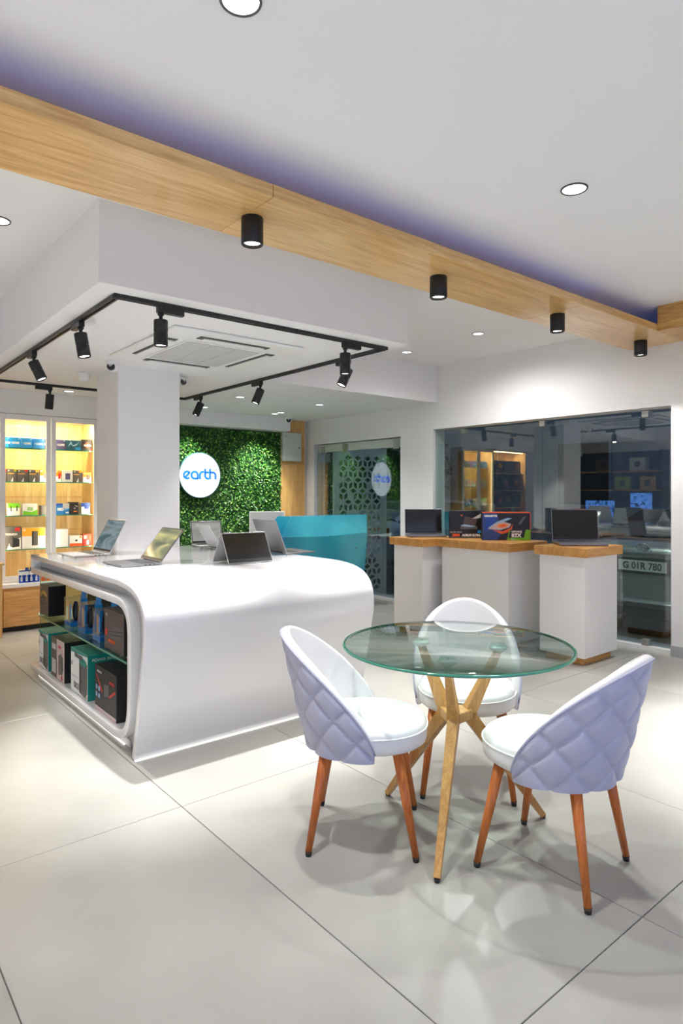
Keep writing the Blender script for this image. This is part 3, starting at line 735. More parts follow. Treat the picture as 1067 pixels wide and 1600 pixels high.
carton('graphics_card_box', 'colourful graphics card box with a green corner on middle pedestal', 'box', (dm.x - .01, dm.y, PT), math.atan2(d1.y - d0.y, d1.x - d0.x), .43, .09, .256, body='c_black', top='c_flame',
       prints=[([(0, 0), (.30, 0), (.42, .3), (.30, .98), (0, .98)], 'c_navy'), ([(.05, .35), (.2, .40), (.3, .8), (.08, .9)], 'c_midblue'),
               ([(.10, .42), (.30, .66), (.52, .80), (.62, .78), (.40, .62), (.30, .46)], 'c_paleblue'), ([(.12, .40), (.36, .36), (.56, .46), (.60, .58), (.44, .66), (.26, .58)], 'c_pink'),
               ([(.30, .48), (.44, .44), (.54, .52), (.46, .60), (.34, .57)], 'c_orange'), ([(.34, .50), (.44, .47), (.50, .52), (.44, .56)], 'c_flame'), ([(.22, .36), (.40, .22), (.60, .32), (.64, .60), (.58, .44), (.42, .32)], 'c_flame'),
               ([(.56, .62), (.92, .88), (.80, .56), (.74, .58), (.84, .82)], 'c_grey'), (0, 1, .965, 1, 'c_flame'), (.985, 1, .4, 1, 'c_flame'),
               ([(.50, 0), (1, 0), (1, .38), (.56, .38)], 'c_black'), ([(.50, 0), (1, 0), (1, .09), (.52, .09)], 'c_nvidia'), ([(.86, .09), (1, .09), (1, .38), (.90, .38)], 'c_nvidia'), ([(.52, .09), (.54, .09), (.585, .38), (.565, .38)], 'c_nvidia')],
       texts=[('GIGABYTE', .17, .83, .095, 'c_white', .002), ('GEFORCE', .71, .28, .085, 'c_white', .001), ('RTX', .71, .12, .17, 'c_white', .003), ('NVIDIA', .64, .02, .05, 'c_white')])

# ------------------------------------------------------------------ glass table and chairs
TCX, TCY, TZ = 2.005, 1.708, .752
tb = thing('glass_table', 'round glass table on three bent oak legs', 'table', (TCX, TCY, 0))
TR = .46
top = MB().lathe([(0, TZ - .012), (TR - .004, TZ - .012), (TR, TZ - .009), (TR - .002, TZ - .004), (TR - .022, TZ), (0, TZ)], 'table_glass', 96, caps=False).build('glass_top', tb)
MB().lathe([(TR - .006, TZ - .0128), (TR + .0006, TZ - .0095), (TR - .0012, TZ - .0032), (TR - .010, TZ - .0014), (TR - .004, TZ - .0055), (TR - .0035, TZ - .0095), (TR - .008, TZ - .0122)], 'glass_edge', 96, caps=False).build('glass_rim', top)
feet = [Vector((1.68, 1.517)), Vector((1.989, 2.09)), Vector((2.352, 1.535))]
for fpt in feet:
    d = (fpt - Vector((TCX, TCY))); L_ = d.length; d.normalize()
    ft = Vector((d.x * L_, d.y * L_, .012)); jt = Vector((d.x * .055, d.y * .055, .47)); pd = Vector((d.x * .185, d.y * .185, TZ - .042))
    side = (-d.y, d.x, 0)
    lg = MB().tube([ft, jt - Vector((0, 0, .012)), jt], [(.012, .012), (.026, .022), (.025, .022)], 'ash_wood', square=True, up=side).build('leg', tb, bevel=.003)
    MB().tube([ft - Vector((0, 0, .011)), ft + Vector((0, 0, .002))], [.010, .0115], 'rubber', 12).build('foot_cap', lg)
    MB().tube([jt - Vector((d.x * .004, d.y * .004, .006)), jt + (pd - jt) * .12, pd], [(.0225, .022), (.024, .021), (.0125, .012)], 'ash_wood', square=True, up=side).build('arm', tb, bevel=.003)
    pad = MB().lathe([(.006, TZ - .048), (.02, TZ - .044), (.035, TZ - .034), (.036, TZ - .026), (.033, TZ - .022), (.0, TZ - .022)], 'pad_steel', 28, c=(pd.x, pd.y, 0), caps=False).build('support_pad', tb)
    MB().lathe([(.031, TZ - .0215), (.031, TZ - .0128), (0, TZ - .0128)], 'shelf_glass', 28, c=(pd.x, pd.y, 0), caps=False).build('glass_disc', pad)
    MB().lathe([(.009, TZ - .0216), (.009, TZ - .0135), (0, TZ - .0134)], 'chrome', 14, c=(pd.x, pd.y, 0), caps=False).build('bolt', pad)
hexr = []
for fpt in feet:
    d = (fpt - Vector((TCX, TCY))).normalized(); sd = Vector((-d.y, d.x))
    hexr.append((math.atan2(d.y, d.x), [(d.x * .062 + sd.x * s * .026, d.y * .062 + sd.y * s * .026) for s in (-1, 1)]))
hexr.sort()
MB().prism([p for _, pp in hexr for p in pp], .447, .487, 'ash_wood').build('hub', tb, bevel=.004)

def build_chair():
    t = thing('quilted_chair', '', 'chair')
    N = 56
    def outline(s, z):
        out = []
        for k in range(N):
            a = 2 * PI * k / N; cx, sy = math.cos(a), math.sin(a)
            e = .82
            x = .222 * math.copysign(abs(cx) ** e, cx); y = (.238 if sy > 0 else .205) * math.copysign(abs(sy) ** e, sy)
            if y > 0: x *= 1 - .10 * (y / .238) ** 2
            out.append((x * s, y * s + .01, z))
        return out
    MB().rings([outline(s, z) for s, z in ((.80, .382), (.93, .384), (.985, .394), (1.0, .412), (1.0, .440), (.985, .458), (.955, .469), (.88, .476), (.6, .481), (.2, .483), (.02, .4832))], 'leather_white').build('seat', t)
    o = outline(1.004, .448)
    pip = MB().tube(o + [o[0], o[1]], .0035, 'leather_white', 8, caps=False).build('seat_piping', t)
    # curved shell
    NC, NR = 132, 46
    TM = R(101)
    def surf(th, s, inset):
        # s 0..1 is height fraction of full height .43 over z .365
        f = .935 + .065 * math.sin(min(s / .38, 1) * PI / 2) + .03 * s
        ax, by = .245 * f - inset, .25 * f - inset
        lean = .085 * s ** 1.25 * (math.cos(th / TM * PI / 2) ** .5 if abs(th) < TM else 0)
        return Vector((ax * math.sin(th), .004 - by * math.cos(th) - lean, .365 + .435 * s))
    def top(th):
        c = max(0.0, math.cos(th / TM * PI / 2))
        return .07 + .93 * c ** .72
    grid = []; rim = []
    Lq = .15
    for i in range(NC + 1):
        th = -TM + 2 * TM * i / NC
        st = top(th); sb = .0
        col = []
        for j in range(NR + 1):
            s = sb + (st - sb) * j / NR
            p = surf(th, s, 0)
            u = .25 * th; z = .435 * s
            a = (u + z * 1.0) / Lq; b = (u - z * 1.0) / Lq
            da = abs(a - round(a)) * Lq * .7; db = abs(b - round(b)) * Lq * .7
            g = math.exp(-(min(da, db) / .0065) ** 2)
            puff = math.sin(PI * (a % 1)) * math.sin(PI * (b % 1))
            edge = min(1, (st - s) / .07)
            n = Vector((math.sin(th), -math.cos(th), 0))
            p = p + n * edge * (.009 * abs(puff) ** .45 - .006 * g)
            col.append(p)
        # rim roll and inner face
        th_in = .036
        po = surf(th, st, 0); pi_ = surf(th, st, th_in)
        for k in range(1, 6):
            a = PI * k / 6
            mid = (po + pi_) / 2; hv = (po - pi_) / 2
            col.append(mid + hv * math.cos(a) + Vector((0, 0, .014 * math.sin(a))))
        for j in range(11):
            s = st + (.03 - st) * j / 10
            col.append(surf(th, s, th_in))
        grid.append(col); rim.append(po + Vector((0, 0, .002)) + Vector((math.sin(th), -math.cos(th), 0)) * .002)
    m = len(grid[0]); vs = [p for c in grid for p in c]; fo, fi = [], []
    for i in range(NC):
        for j in range(m - 1):
            q = (i * m + j, (i + 1) * m + j, (i + 1) * m + j + 1, i * m + j + 1)
            (fo if j < NR else fi).append(q)
    fi.append(tuple(range(m))); fi.append(tuple(NC * m + k for k in range(m))[::-1])
    for i in range(NC): fi.append((i * m, i * m + m - 1, (i + 1) * m + m - 1, (i + 1) * m))
    mb = MB(); mb.add(vs, fo, 'leather_shaded', True); mb.add(vs, fi, 'leather_white', True)
    bk = mb.build('backrest', t)
    e = bk.modifiers.new('edge', 'EDGE_SPLIT'); e.split_angle = R(60)
    MB().tube(rim, .0042, 'leather_shaded', 8).build('piping', bk)
    for sx in (-1, 1):
        for sy in (-1, 1):
            tp = Vector((sx * .150, sy * .135 - .005, .390)); bt = Vector((sx * .197, sy * .2, .014))
            lg = MB().tube([tp, bt], [.021, .0125], 'leg_wood', 18).build('leg', t)
            ax = (tp - bt).normalized()
            MB().tube([Vector((bt.x, bt.y, 0)), bt + ax * .006], [.011, .0135], 'rubber', 14).build('foot_cap', lg)
    return t
ch = build_chair()
spots_ = [((1.71, 1.93), R(-45), 'white quilted chair with its back to the white island'), ((2.09, 1.325), R(100), 'white quilted chair nearest the camera, right of the table'),
          ((2.37, 1.955), R(221), 'white quilted chair behind the table, facing the camera')]
for i, ((x, y), fa, lb) in enumerate(spots_):
    o = ch if i == 0 else copy_tree(ch)
    o.location = (x, y, 0); o.rotation_euler = (0, 0, fa - PI / 2); tag(o, lb, 'chair', 'quilted chairs round the glass table')

# ------------------------------------------------------------------ lit display cabinet on the back wall
cab = thing('display_cabinet', 'tall oak display cabinet with white framed glass doors and warm light', 'cabinet', (0, 0, 0))
CX0, CX1, CZ0, CZ1, CYF = 1.41, 2.36, .47, 2.14, 6.98
MB().box(CX0, CX1, YB - .03, YB - .005, CZ0, CZ1, 'oak_cabinet').build('back_panel', cab)
for x in (CX0, CX1 - .02):
    MB().box(x, x + .02, CYF + .022, YB - .03, CZ0, CZ1, 'oak_cabinet').build('side_panel', cab)
MB().box(CX0, CX1, CYF + .022, YB - .03, CZ1 - .02, CZ1, 'satin_white').build('top_panel', cab)
SZ = (.785, 1.126, 1.47, 1.81)
for z in SZ:
    s = MB().box(CX0 + .021, CX1 - .021, 7.09, YB - .031, z - .01, z, 'shelf_glass').build('glass_shelf', cab)
    MB().box(CX0 + .021, CX1 - .021, 7.087, 7.09, z - .01, z, 'glass_edge').build('glass_edge', s)
for z in (.95, 1.31):
    MB().box(CX0 + .021, CX1 - .021, YB - .0335, YB - .0305, z, z + .004, 'leg_wood').build('panel_joint', cab)
led = MB().box(CX0 + .03, CX1 - .03, 7.05, 7.075, CZ1 - .032, CZ1 - .021, 'led_warm').build('led_strip', cab)
area('cabinet_light', cab, ((CX0 + CX1) / 2, 7.12, CZ1 - .04), (R(12), 0, 0), 14, .86, .05, (1.0, .80, .48))
for x in (CX0 + .032, 1.882, CX1 - .032):      # hidden fill strips added behind the door stiles to brighten the shelves
    MB().box(x - .006, x + .006, CYF + .026, CYF + .034, .55, 2.05, 'stile_glow').build('led_strip', cab)
    area('stile_fill', cab, (x, CYF + .036, 1.25), (R(90), 0, 0), 1.9, .012, 1.4, (1.0, .85, .60))
for x0, x1 in ((CX0, 1.880), (1.884, CX1)):
    d = bpy.data.objects.new('door', None); C.objects.link(d); d.parent = cab; d.location = (x0, CYF, 0)
    ww = x1 - x0; S = .046
    for a, b, c, e in ((0, S, CZ0, CZ1), (ww - S, ww, CZ0, CZ1), (S, ww - S, CZ1 - .055, CZ1), (S, ww - S, CZ0, CZ0 + .06)):
        MB().box(a, b, 0, .02, c, e, 'satin_white').build('frame', d, bevel=.002)
    MB().box(S, ww - S, .008, .013, CZ0 + .06, CZ1 - .055, 'cabinet_glass').build('pane', d)
bs = thing('base_cabinet', 'low oak drawer unit with white top under the lit cabinet', 'cabinet', (0, 0, 0))
MB().box(1.40, 2.6, 6.86, YB - .005, .05, .43, 'oak_drawer').build('body', bs)
MB().box(1.40, 2.6, 6.845, YB - .005, .43, .468, 'satin_white').build('top', bs, bevel=.002)
MB().box(1.40, 2.6, 6.90, 7.4, 0, .05, 'car_black').build('plinth', bs)
for x0, x1 in ((1.41, 2.18), (2.19, 2.59)):
    MB().box(x0, x1, 6.842, 6.86, .06, .395, 'oak_drawer').build('drawer', bs, bevel=.002)
lw = thing('low_unit', 'oak cabinet end cut by the left edge of the photo', 'cabinet', (0, 0, 0))
MB().box(.30, 1.36, 6.64, 6.978, .0, .68, 'oak_z').build('body', lw, bevel=.003)
MB().box(.30, 1.375, 6.62, 6.978, .68, .70, 'oak_x').build('top', lw, bevel=.002)

def cx(px): return 1.667 + (px - 40) * .00633
GRP = {0: 'boxes on the top cabinet shelf', 1: 'boxes on the second cabinet shelf', 2: 'boxes on the third cabinet shelf', 3: 'boxes on the bottom cabinet shelf'}
def cbox(row, p0, p1, ht, label, name='product_box', dp=.10, **kw):
    z = SZ[3 - row] + .0005
    x0, x1 = cx(p0), cx(p1)
    return carton(name, label, 'box', ((x0 + x1) / 2, 7.10, z), 0, x1 - x0 - .004, dp, ht, group=GRP[row], **kw)
core = lambda body: dict(body=body, prints=[(.80, .93, .80, .93, 'c_paleblue'), (0, 1, 0, .06, 'c_tealblue')], texts=[('CORE', .54, .38, .26, 'c_white', .001, .9), ('i', .14, .42, .24, 'c_white')], name='processor_box')
for p0, p1, b, lb in ((7.5, 16, 'c_cyan', 'light blue processor box cut off at left end of top shelf'), (16.5, 33, 'c_cyan', 'light blue processor box, second on the top shelf'), (33.5, 51, 'c_cyan', 'light blue processor box, third on the top shelf'),
                      (51.5, 69, 'c_blue', 'mid blue processor box, fourth on the top shelf'), (69.5, 76, 'c_purple', 'violet blue processor box behind the left door stile'), (86, 102, 'c_purple', 'violet blue processor box first behind the right door')):
    cbox(0, p0, p1, .108, lb, **core(b))
cbox(0, 103, 127, .108, 'wide dark teal box with pale swirl on the top shelf', body='c_tealblue', prints=[([(.08, .3), (.3, .9), (.42, .5), (.7, .62), (.9, .9), (.7, .5), (.45, .38), (.3, .6)], 'c_paleblue'), (.60, .98, .06, .3, 'c_cyan')])
cbox(0, 128, 145.5, .122, 'black processor box with orange ring at right end of top shelf', 'processor_box', body='c_dark', prints=[(circ(.52, .5, .2, .24), 'c_flame'), (circ(.52, .5, .14, .17), 'c_dark'), (.85, .98, .05, .18, 'c_red')], texts=[('RYZEN', .54, .40, .2, 'c_white', .001)])
hd = lambda acc: dict(body='c_grey', prints=[([(.35, 0), (.62, 0), (.80, .34), (.62, .40)], 'c_white'), (.60, .95, .02, .45, 'c_brown'), (.66, .98, .80, .98, acc), (.06, .70, .62, .68, 'c_amber'), (.08, .2, .84, .92, 'c_white')], name='drive_box')
cbox(1, 7.5, 12.5, .125, 'grey drive box cut off at left of the second shelf', **hd('c_red'))
cbox(1, 13, 27.5, .125, 'grey drive box with lime corner, second shelf', **hd('c_lime'))
cbox(1, 28, 44, .122, 'grey drive box with red corner, second shelf', **hd('c_red'))
cbox(1, 44.5, 60.5, .122, 'grey drive box with amber corner, second shelf', **hd('c_amber'))
orange = lambda inner: dict(body='c_white', prints=[(0, 1, .52, 1, 'c_orange'), (.42, .84, .28, .76, inner), (.06, .3, .86, .93, 'c_white')])
cbox(1, 61, 76, .122, 'orange and white box behind left door stile, second shelf', **orange('c_grey'))
cbox(1, 86, 95.5, .118, 'orange and white box with red panel, second shelf', **orange('c_red'))
cbox(1, 96, 113.5, .122, 'white box with a dark square device, second shelf', body='c_white', prints=[(.30, .76, .22, .76, 'c_purple')])
cbox(1, 114, 128.5, .125, 'grey drive box on the second shelf behind right door', **hd('c_amber'))
cbox(1, 129.5, 144, .105, 'orange and white box at right end of second shelf', **orange('c_brown'))
rt = dict(body='c_white', prints=[(0, 1, .62, 1, 'c_green'), (.20, .29, .36, .78, 'c_dark'), (.70, .79, .36, .78, 'c_dark')], name='router_box')
cbox(2, 7.5, 10.5, .125, 'sliver of a green and white box at left of the third shelf', **rt)
cbox(2, 14, 32, .125, 'green and white router box with two antennas', **rt)
cbox(2, 36, 58, .118, 'white box with a lime green wave on the third shelf', body='c_white', prints=[([(0, 0), (1, 0), (1, .5), (.6, .28), (0, .40)], 'c_green'), ([(.28, .45), (.68, .38), (.70, .66), (.34, .72)], 'c_green'), ([(.36, .50), (.60, .46), (.62, .6), (.40, .64)], 'c_light')])
cbox(2, 63.5, 76, .098, 'small plain dark grey box on the third shelf', body='c_grey')
cbox(2, 86, 108, .118, 'blue and white solid state drive box on the third shelf', body='c_blue', prints=[(.50, 1, .55, 1, 'c_light'), (.0, .5, .80, 1, 'c_midblue'), (.72, .95, .12, .24, 'c_white'), ([(.4, .3), (1, .55), (1, .62), (.4, .4)], 'c_paleblue')], texts=[('SSD', .32, .38, .30, 'c_white', .002)])
cbox(2, 109, 123, .130, 'slim black box with orange strip on the third shelf', body='c_dark', prints=[(.40, .80, .20, .28, 'c_orange'), ([(.56, .76), (.9, .66), (.88, .60), (.56, .70)], 'c_light'), (.45, .6, .45, .55, 'c_light')])
cbox(2, 127, 142, .122, 'navy and white box at right end of third shelf', body='c_white', prints=[(0, 1, .66, 1, 'c_midblue'), (.35, .9, .46, .66, 'c_midblue'), (.55, .85, .12, .4, 'c_light')])
cbox(3, 7.0, 33.5, .230, 'grey drive box with TOUCH lettering, bottom left of the cabinet', 'drive_box', body='c_grey', prints=[([(.20, 0), (1, 0), (1, .52), (.72, .42), (.34, .25)], 'c_white'), ([(.36, .16), (.52, .08), (.92, .12), (.92, .44), (.58, .52), (.36, .48)], 'c_dark'), ([(.36, .16), (.52, .08), (.54, .50), (.36, .48)], 'c_grey'), (.66, .96, .80, .95, 'c_red')],
     texts=[('TOUCH', .45, .62, .13, 'c_white', .001)])
cbox(3, 34.5, 70, .212, 'amber and white box with a tower drive, bottom shelf', 'drive_box', body='c_white', prints=[(0, 1, .60, 1, 'c_amber'), (.42, .68, .14, .84, 'c_grey'), (.42, .50, .14, .84, 'c_dark'), (.42, .68, .48, .50, 'c_dark'), (.05, .15, .86, .93, 'c_white')])
for i, (p0, p1, z0, lb) in enumerate(((70.5, 77, 0, 'sliver of white box behind the left door stile, lower'), (86, 106, 0, 'plain white box, lower of two stacked on the bottom shelf'))):
    cbox(3, p0, p1, .095, lb, body='c_white')
for p0, p1, lb in ((70.5, 77, 'sliver of white box behind the left door stile, upper'), (86, 106, 'plain white box, upper of two stacked on the bottom shelf')):
    x0, x1 = cx(p0), cx(p1)
    carton('product_box', lb, 'box', ((x0 + x1) / 2, 7.10, SZ[0] + .097), 0, x1 - x0 - .004, .10, .09, body='c_white', group=GRP[3])
cbox(3, 108, 129, .112, 'white and orange adapter box on the bottom shelf', body='c_white', prints=[(0, 1, 0, .28, 'c_flame'), ([(.40, .52), (.56, .44), (.66, .58), (.5, .66)], 'c_dark'), (.78, .95, .76, .95, 'c_orange')])
cbox(3, 130, 145.5, .125, 'red box with white figures at right end of bottom shelf', body='c_red', prints=[(.05, .4, .6, .9, 'c_pink'), ([(.4, .1), (.6, .1), (.62, .4), (.5, .5), (.38, .4)], 'c_white'), (.7, .9, .5, .8, 'c_flame')])
for i, (px, tab, lb) in enumerate(((28.5, 0, 'blue and white blister pack, leftmost on the white cabinet top'), (36, 1, 'blue and white blister pack, second on the white cabinet top'), (43, 1, 'blue and white blister pack, third on the white cabinet top'), (50.5, 0, 'blue and white blister pack, rightmost on the white cabinet top'))):
    x = 1.58 + (px - 28.5) * .0062
    t = carton('blister_pack', lb, 'package', (x, 6.875, .4685), 0, .052, .04, .125, body='c_white', prints=[(0, 1, 0, .62, 'c_midblue'), (.30, .62, .12, .44, 'c_white'), (.38, .56, .2, .62, 'c_light'), (0, 1, .9, 1, 'c_navy')], group='blister packs on the white cabinet top')
    if tab: MB().box(-.016, .016, .001, .003, .125, .150, 'c_navy').build('hang_tab', t)
carton('cable_box', 'white and orange box seen through the island shelf', 'box', (1.905, 6.875, .4685), 0, .20, .06, .15, body='c_white', prints=[(0, 1, 0, .30, 'c_flame'), ([(.30, .72), (.36, .56), (.60, .58), (.62, .64), (.40, .66)], 'c_grey')])
carton('cable_box', 'slim orange edged box beside the white and orange box', 'box', (1.775, 6.875, .4685), 0, .035, .06, .15, body='c_cream', prints=[(0, 1, 0, .3, 'c_flame')])

# open bay left of the doors, seen mirrored in the shop window
bay = thing('display_bay', 'open oak shelf bay of dark boxes mirrored in the window', 'shelf', (0, 0, 0))
MB().box(.30, 1.40, YB - .03, YB - .005, .70, CZ1, 'oak_cabinet').build('back_panel', bay)
for x in (.30, 1.384): MB().box(x, x + .02, 7.0, YB - .03, .70, CZ1, 'oak_cabinet').build('side_panel', bay)
MB().box(.30, 1.404, 7.0, YB - .03, CZ1 - .02, CZ1, 'oak_cabinet').build('top_panel', bay)
for z in (1.08, 1.40, 1.72): MB().box(.321, 1.383, 7.05, YB - .031, z - .015, z, 'oak_cabinet').build('shelf', bay)
MB().box(.34, 1.36, 7.05, 7.075, CZ1 - .032, CZ1 - .021, 'led_warm').build('led_strip', bay)
area('bay_light', bay, (.85, 7.10, CZ1 - .04), (R(12), 0, 0), 10, .95, .05, (1.0, .82, .52))
k = 0
nm_row = ('low', 'second', 'third', 'top')
for r_, z in enumerate((.702, 1.0805, 1.4005, 1.7205)):
    for i, x in enumerate((.47, .77, 1.07) if r_ % 2 else (.52, .85, 1.18)):
        carton('hardware_box', 'black hardware box mirrored in the window, %s row, %s from wall corner' % (nm_row[r_], ('first', 'second', 'third')[i]), 'box', (x, 7.10, z), 0, .28, .15, .24, body='c_black',
               prints=[(circ(.35, .6, .2, .16), ('c_flame', 'c_grey', 'c_amber')[(i + r_) % 3]), (circ(.35, .6, .13, .1), 'c_dark'), (.55, .95, .1, .2, 'c_grey')], group='black hardware boxes in the open bay')
# shelf with screens on the left wall, also seen mirrored
ls = thing('wall_shelf', 'dark wall shelving with glowing screens mirrored in the window', 'shelf', (XL, 5.2, 0))
MB().box(.002, .03, 0, 1.9, .5, 2.2, 'c_dark').build('back_panel', ls)
for z in (.72, 1.42, 1.80): MB().box(.031, .34, 0, 1.9, z - .03, z, 'oak_y').build('shelf', ls)
for y in (0, 1.87): MB().box(.031, .34, y, y + .03, .5, 2.2, 'c_dark').build('side_panel', ls)
for lb, y0, y1, z0, z1 in (('wide blue lit monitor mirrored at right of the window', 1.0, 1.65, .82, 1.20), ('tall blue lit poster screen mirrored beside the monitor', .25, .70, .78, 1.36)):
    t = thing('monitor', lb, 'monitor', (XL + .14, 5.2, .7205))
    MB().box(0, .03, y0, y1, z0 - .72, z1 - .72, 'black_plastic').build('housing', t, bevel=.003)
    MB().box(.0305, .0315, y0 + .012, y1 - .012, z0 - .708, z1 - .732, 'screen_blue').build('display', t)
    MB().box(-.06, .10, (y0 + y1) / 2 - .12, (y0 + y1) / 2 + .12, 0, .012, 'black_plastic').build('stand_foot', t)
    MB().box(-.012, -.0005, (y0 + y1) / 2 - .03, (y0 + y1) / 2 + .03, .0125, .3, 'black_plastic').build('stand_neck', t)
for i, (y, z, c) in enumerate(((.3, 1.4205, 'c_gold'), (.8, 1.4205, 'c_lime'), (1.4, 1.4205, 'c_dark'), (.5, 1.8005, 'c_light'), (1.2, 1.8005, 'c_brown'))):
    carton('hardware_box', 'hardware box mirrored above the screens, %s' % ('gold', 'lime', 'black', 'pale', 'brown')[i], 'box', (XL + .30, 5.2 + y, z), R(90), .3, .2, .26, body=c, prints=[(circ(.5, .5, .2, .24), 'c_black'), (circ(.5, .5, .08, .1), 'c_grey')], group='hardware boxes on the wall shelf')

# ------------------------------------------------------------------ plant wall, round sign, oak strip, meter box
gw = thing('plant_wall', 'dense green artificial plant wall behind the reception desk', 'plant wall', (2.63, 7.46, 0))
GWW, GWH = 2.40, 2.195
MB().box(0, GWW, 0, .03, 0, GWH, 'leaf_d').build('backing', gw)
rnd = random.Random(3)
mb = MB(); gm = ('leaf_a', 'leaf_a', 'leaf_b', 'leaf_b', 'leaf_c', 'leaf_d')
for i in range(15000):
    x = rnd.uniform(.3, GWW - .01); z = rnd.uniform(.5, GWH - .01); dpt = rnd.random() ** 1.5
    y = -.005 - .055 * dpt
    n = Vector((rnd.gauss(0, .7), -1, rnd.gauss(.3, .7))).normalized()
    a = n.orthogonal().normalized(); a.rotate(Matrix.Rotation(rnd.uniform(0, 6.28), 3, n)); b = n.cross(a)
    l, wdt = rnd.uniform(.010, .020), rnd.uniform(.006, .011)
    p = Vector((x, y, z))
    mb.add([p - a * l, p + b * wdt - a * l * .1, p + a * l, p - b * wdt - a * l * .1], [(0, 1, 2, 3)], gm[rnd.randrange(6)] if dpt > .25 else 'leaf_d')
me = bpy.data.meshes.new('foliage'); me.from_pydata(mb.v, [], mb.f)
for k in mb.mats: me.materials.append(MATS[k])
me.polygons.foreach_set('material_index', mb.m); me.update()
o = bpy.data.objects.new('foliage', me); C.objects.link(o); o.parent = gw; o['kind'] = 'stuff'

sg = thing('round_sign', 'round glowing white sign with blue lettering on the plant wall', 'sign', (3.75, 7.39, 1.577), 0)
MX = Matrix.Rotation(R(90), 4, 'X')
MB().lathe([(0, -.005), (.287, -.005), (.289, .035), (.281, .040), (.279, .036)], 'sign_rim', 64, M=MX, caps=False).build('rim', sg)
MB().lathe([(.280, .037), (0, .0372)], 'sign_face', 64, M=MX, caps=False).build('face', sg)
def arc(cx_, cz_, r, a0, a1, n=14): return [(cx_ + r * math.cos(R(a0 + (a1 - a0) * k / n)), cz_ + r * math.sin(R(a0 + (a1 - a0) * k / n))) for k in range(n + 1)]
def stroke(pts, wd_, mb):
    p = [Vector(q) for q in pts]; l, r_ = [], []
    for i, q in enumerate(p):
        t_ = (p[min(i + 1, len(p) - 1)] - p[max(i - 1, 0)]).normalized(); nn = Vector((-t_.y, t_.x)) * wd_ / 2
        l.append(q + nn); r_.append(q - nn)
    n_ = len(p)
    vs_ = [(a.x, -.041, a.y) for a in l] + [(a.x, -.041, a.y) for a in r_] + [(a.x, -.0375, a.y) for a in l] + [(a.x, -.0375, a.y) for a in r_]
    fs_ = []
    for i in range(n_ - 1):
        fs_ += [(i, i + 1, n_ + i + 1, n_ + i), (i, 2 * n_ + i, 2 * n_ + i + 1, i + 1), (n_ + i, n_ + i + 1, 3 * n_ + i + 1, 3 * n_ + i)]
    mb.add(vs_, fs_, 'sign_blue')
SW = .0255; r0 = .043
letters = {
    'e': [arc(-.180, 0, r0, -50, -318, 20) + [(-.180 + r0 * math.cos(R(42)), r0 * math.sin(R(42))), (-.180 - .022, -.028)]],
    'a': [arc(-.078, 0, r0, 0, 270, 18) + [(-.035, -r0)], [(-.035, -.05), (-.035, .004)]],
    'r': [[(-.006, -.05), (-.006, 0)] + arc(.037, 0, r0, 180, 88, 8) + [(.048, r0)]],
    't': [[(.066, .082), (.066, 0)] + arc(.066 + r0, 0, r0, 180, 270, 8) + [(.118, -r0)], [(.066, .036), (.118, .036)]],
    'h': [[(.134, .082), (.134, -.05)], [(.134, .036), (.17, .036)] + arc(.172, -.003, .041, 88, 0, 8) + [(.213, -.05)]],
}
for k_, st_ in letters.items():
    mb = MB()
    for s in st_: stroke(s, SW, mb)
    mb.build('letter', sg)
mb = MB(); stroke(arc(.222, .068, .008, 0, 360, 12), .003, mb); mb.build('registered_mark', sg)

os_ = struct(MB().box(5.03, 5.44, 7.44, YB, 0, ZS, 'oak_z').build('wall_oak_strip'), 'narrow oak clad strip beside the plant wall')
mbx = thing('meter_box', 'pale grey metal meter box on the oak strip', 'box', (5.185, 7.44, 1.80))
MB().box(-.155, .155, -.05, -.001, 0, .40, 'panel_grey').build('frame', mbx, bevel=.003)
dd = MB().box(-.14, .14, -.056, -.051, .015, .385, 'panel_grey').build('door', mbx, bevel=.002)
MB().lathe([(.009, 0), (.009, .006), (0, .006)], 'dark_rim', 14, M=Matrix.Translation((.115, -.056, .19)) @ MX, caps=False).build('lock', dd)
MB().lathe([(.012, 0), (.012, .002), (0, .002)], 'dark_rim', 3, M=Matrix.Translation((-.11, -.056, .35)) @ MX, caps=False).build('warning_mark', dd)

# ------------------------------------------------------------------ reception desk
rd = thing('reception_desk', 'faceted turquoise reception desk near the glass door', 'desk', (0, 0, 0))
# folds: base, outward knee, slanted brow, top
Xa, Xb = 3.92, 5.22
mb = MB()
P_ = {'a0': (3.75, 5.92, 0), 'b0': (Xb - .01, 5.92, 0), 'a1': (3.90, 5.76, .875), 'b1': (Xb - .08, 5.76, .88), 'a2': (4.12, 5.90, 1.09), 'b2': (Xb, 5.86, 1.09),
      'a3': (4.12, 6.16, 1.09), 'b3': (Xb, 6.16, 1.09), 'a4': (3.75, 6.16, 0), 'b4': (Xb - .01, 6.16, 0), 'm1': (4.5, 5.745, .86), 'm0': (4.35, 5.92, 0), 'm2': (4.62, 5.885, 1.09), 'a5': (3.90, 6.16, .875)}
ks = list(P_); vs_ = [P_[k] for k in ks]; ix = lambda *q: tuple(ks.index(k) for k in q)
mb.add(vs_, [ix('a0', 'm0', 'a1'), ix('m0', 'm1', 'a1'), ix('m0', 'b0', 'm1'), ix('b0', 'b1', 'm1'), ix('a1', 'm1', 'a2'), ix('m1', 'm2', 'a2'), ix('m1', 'b1', 'm2'), ix('b1', 'b2', 'm2'),
             ix('a2', 'm2', 'b2', 'b3', 'a3'), ix('a3', 'b3', 'b4', 'a4', 'a5'), ix('a0', 'a1', 'a5', 'a4'), ix('a1', 'a2', 'a3', 'a5'), ix('b0', 'b4', 'b3', 'b2', 'b1'), ix('a0', 'a4', 'b4', 'b0', 'm0')], 'facet_teal')
mb.build('faceted_front', rd, bevel=.004, angle=8)
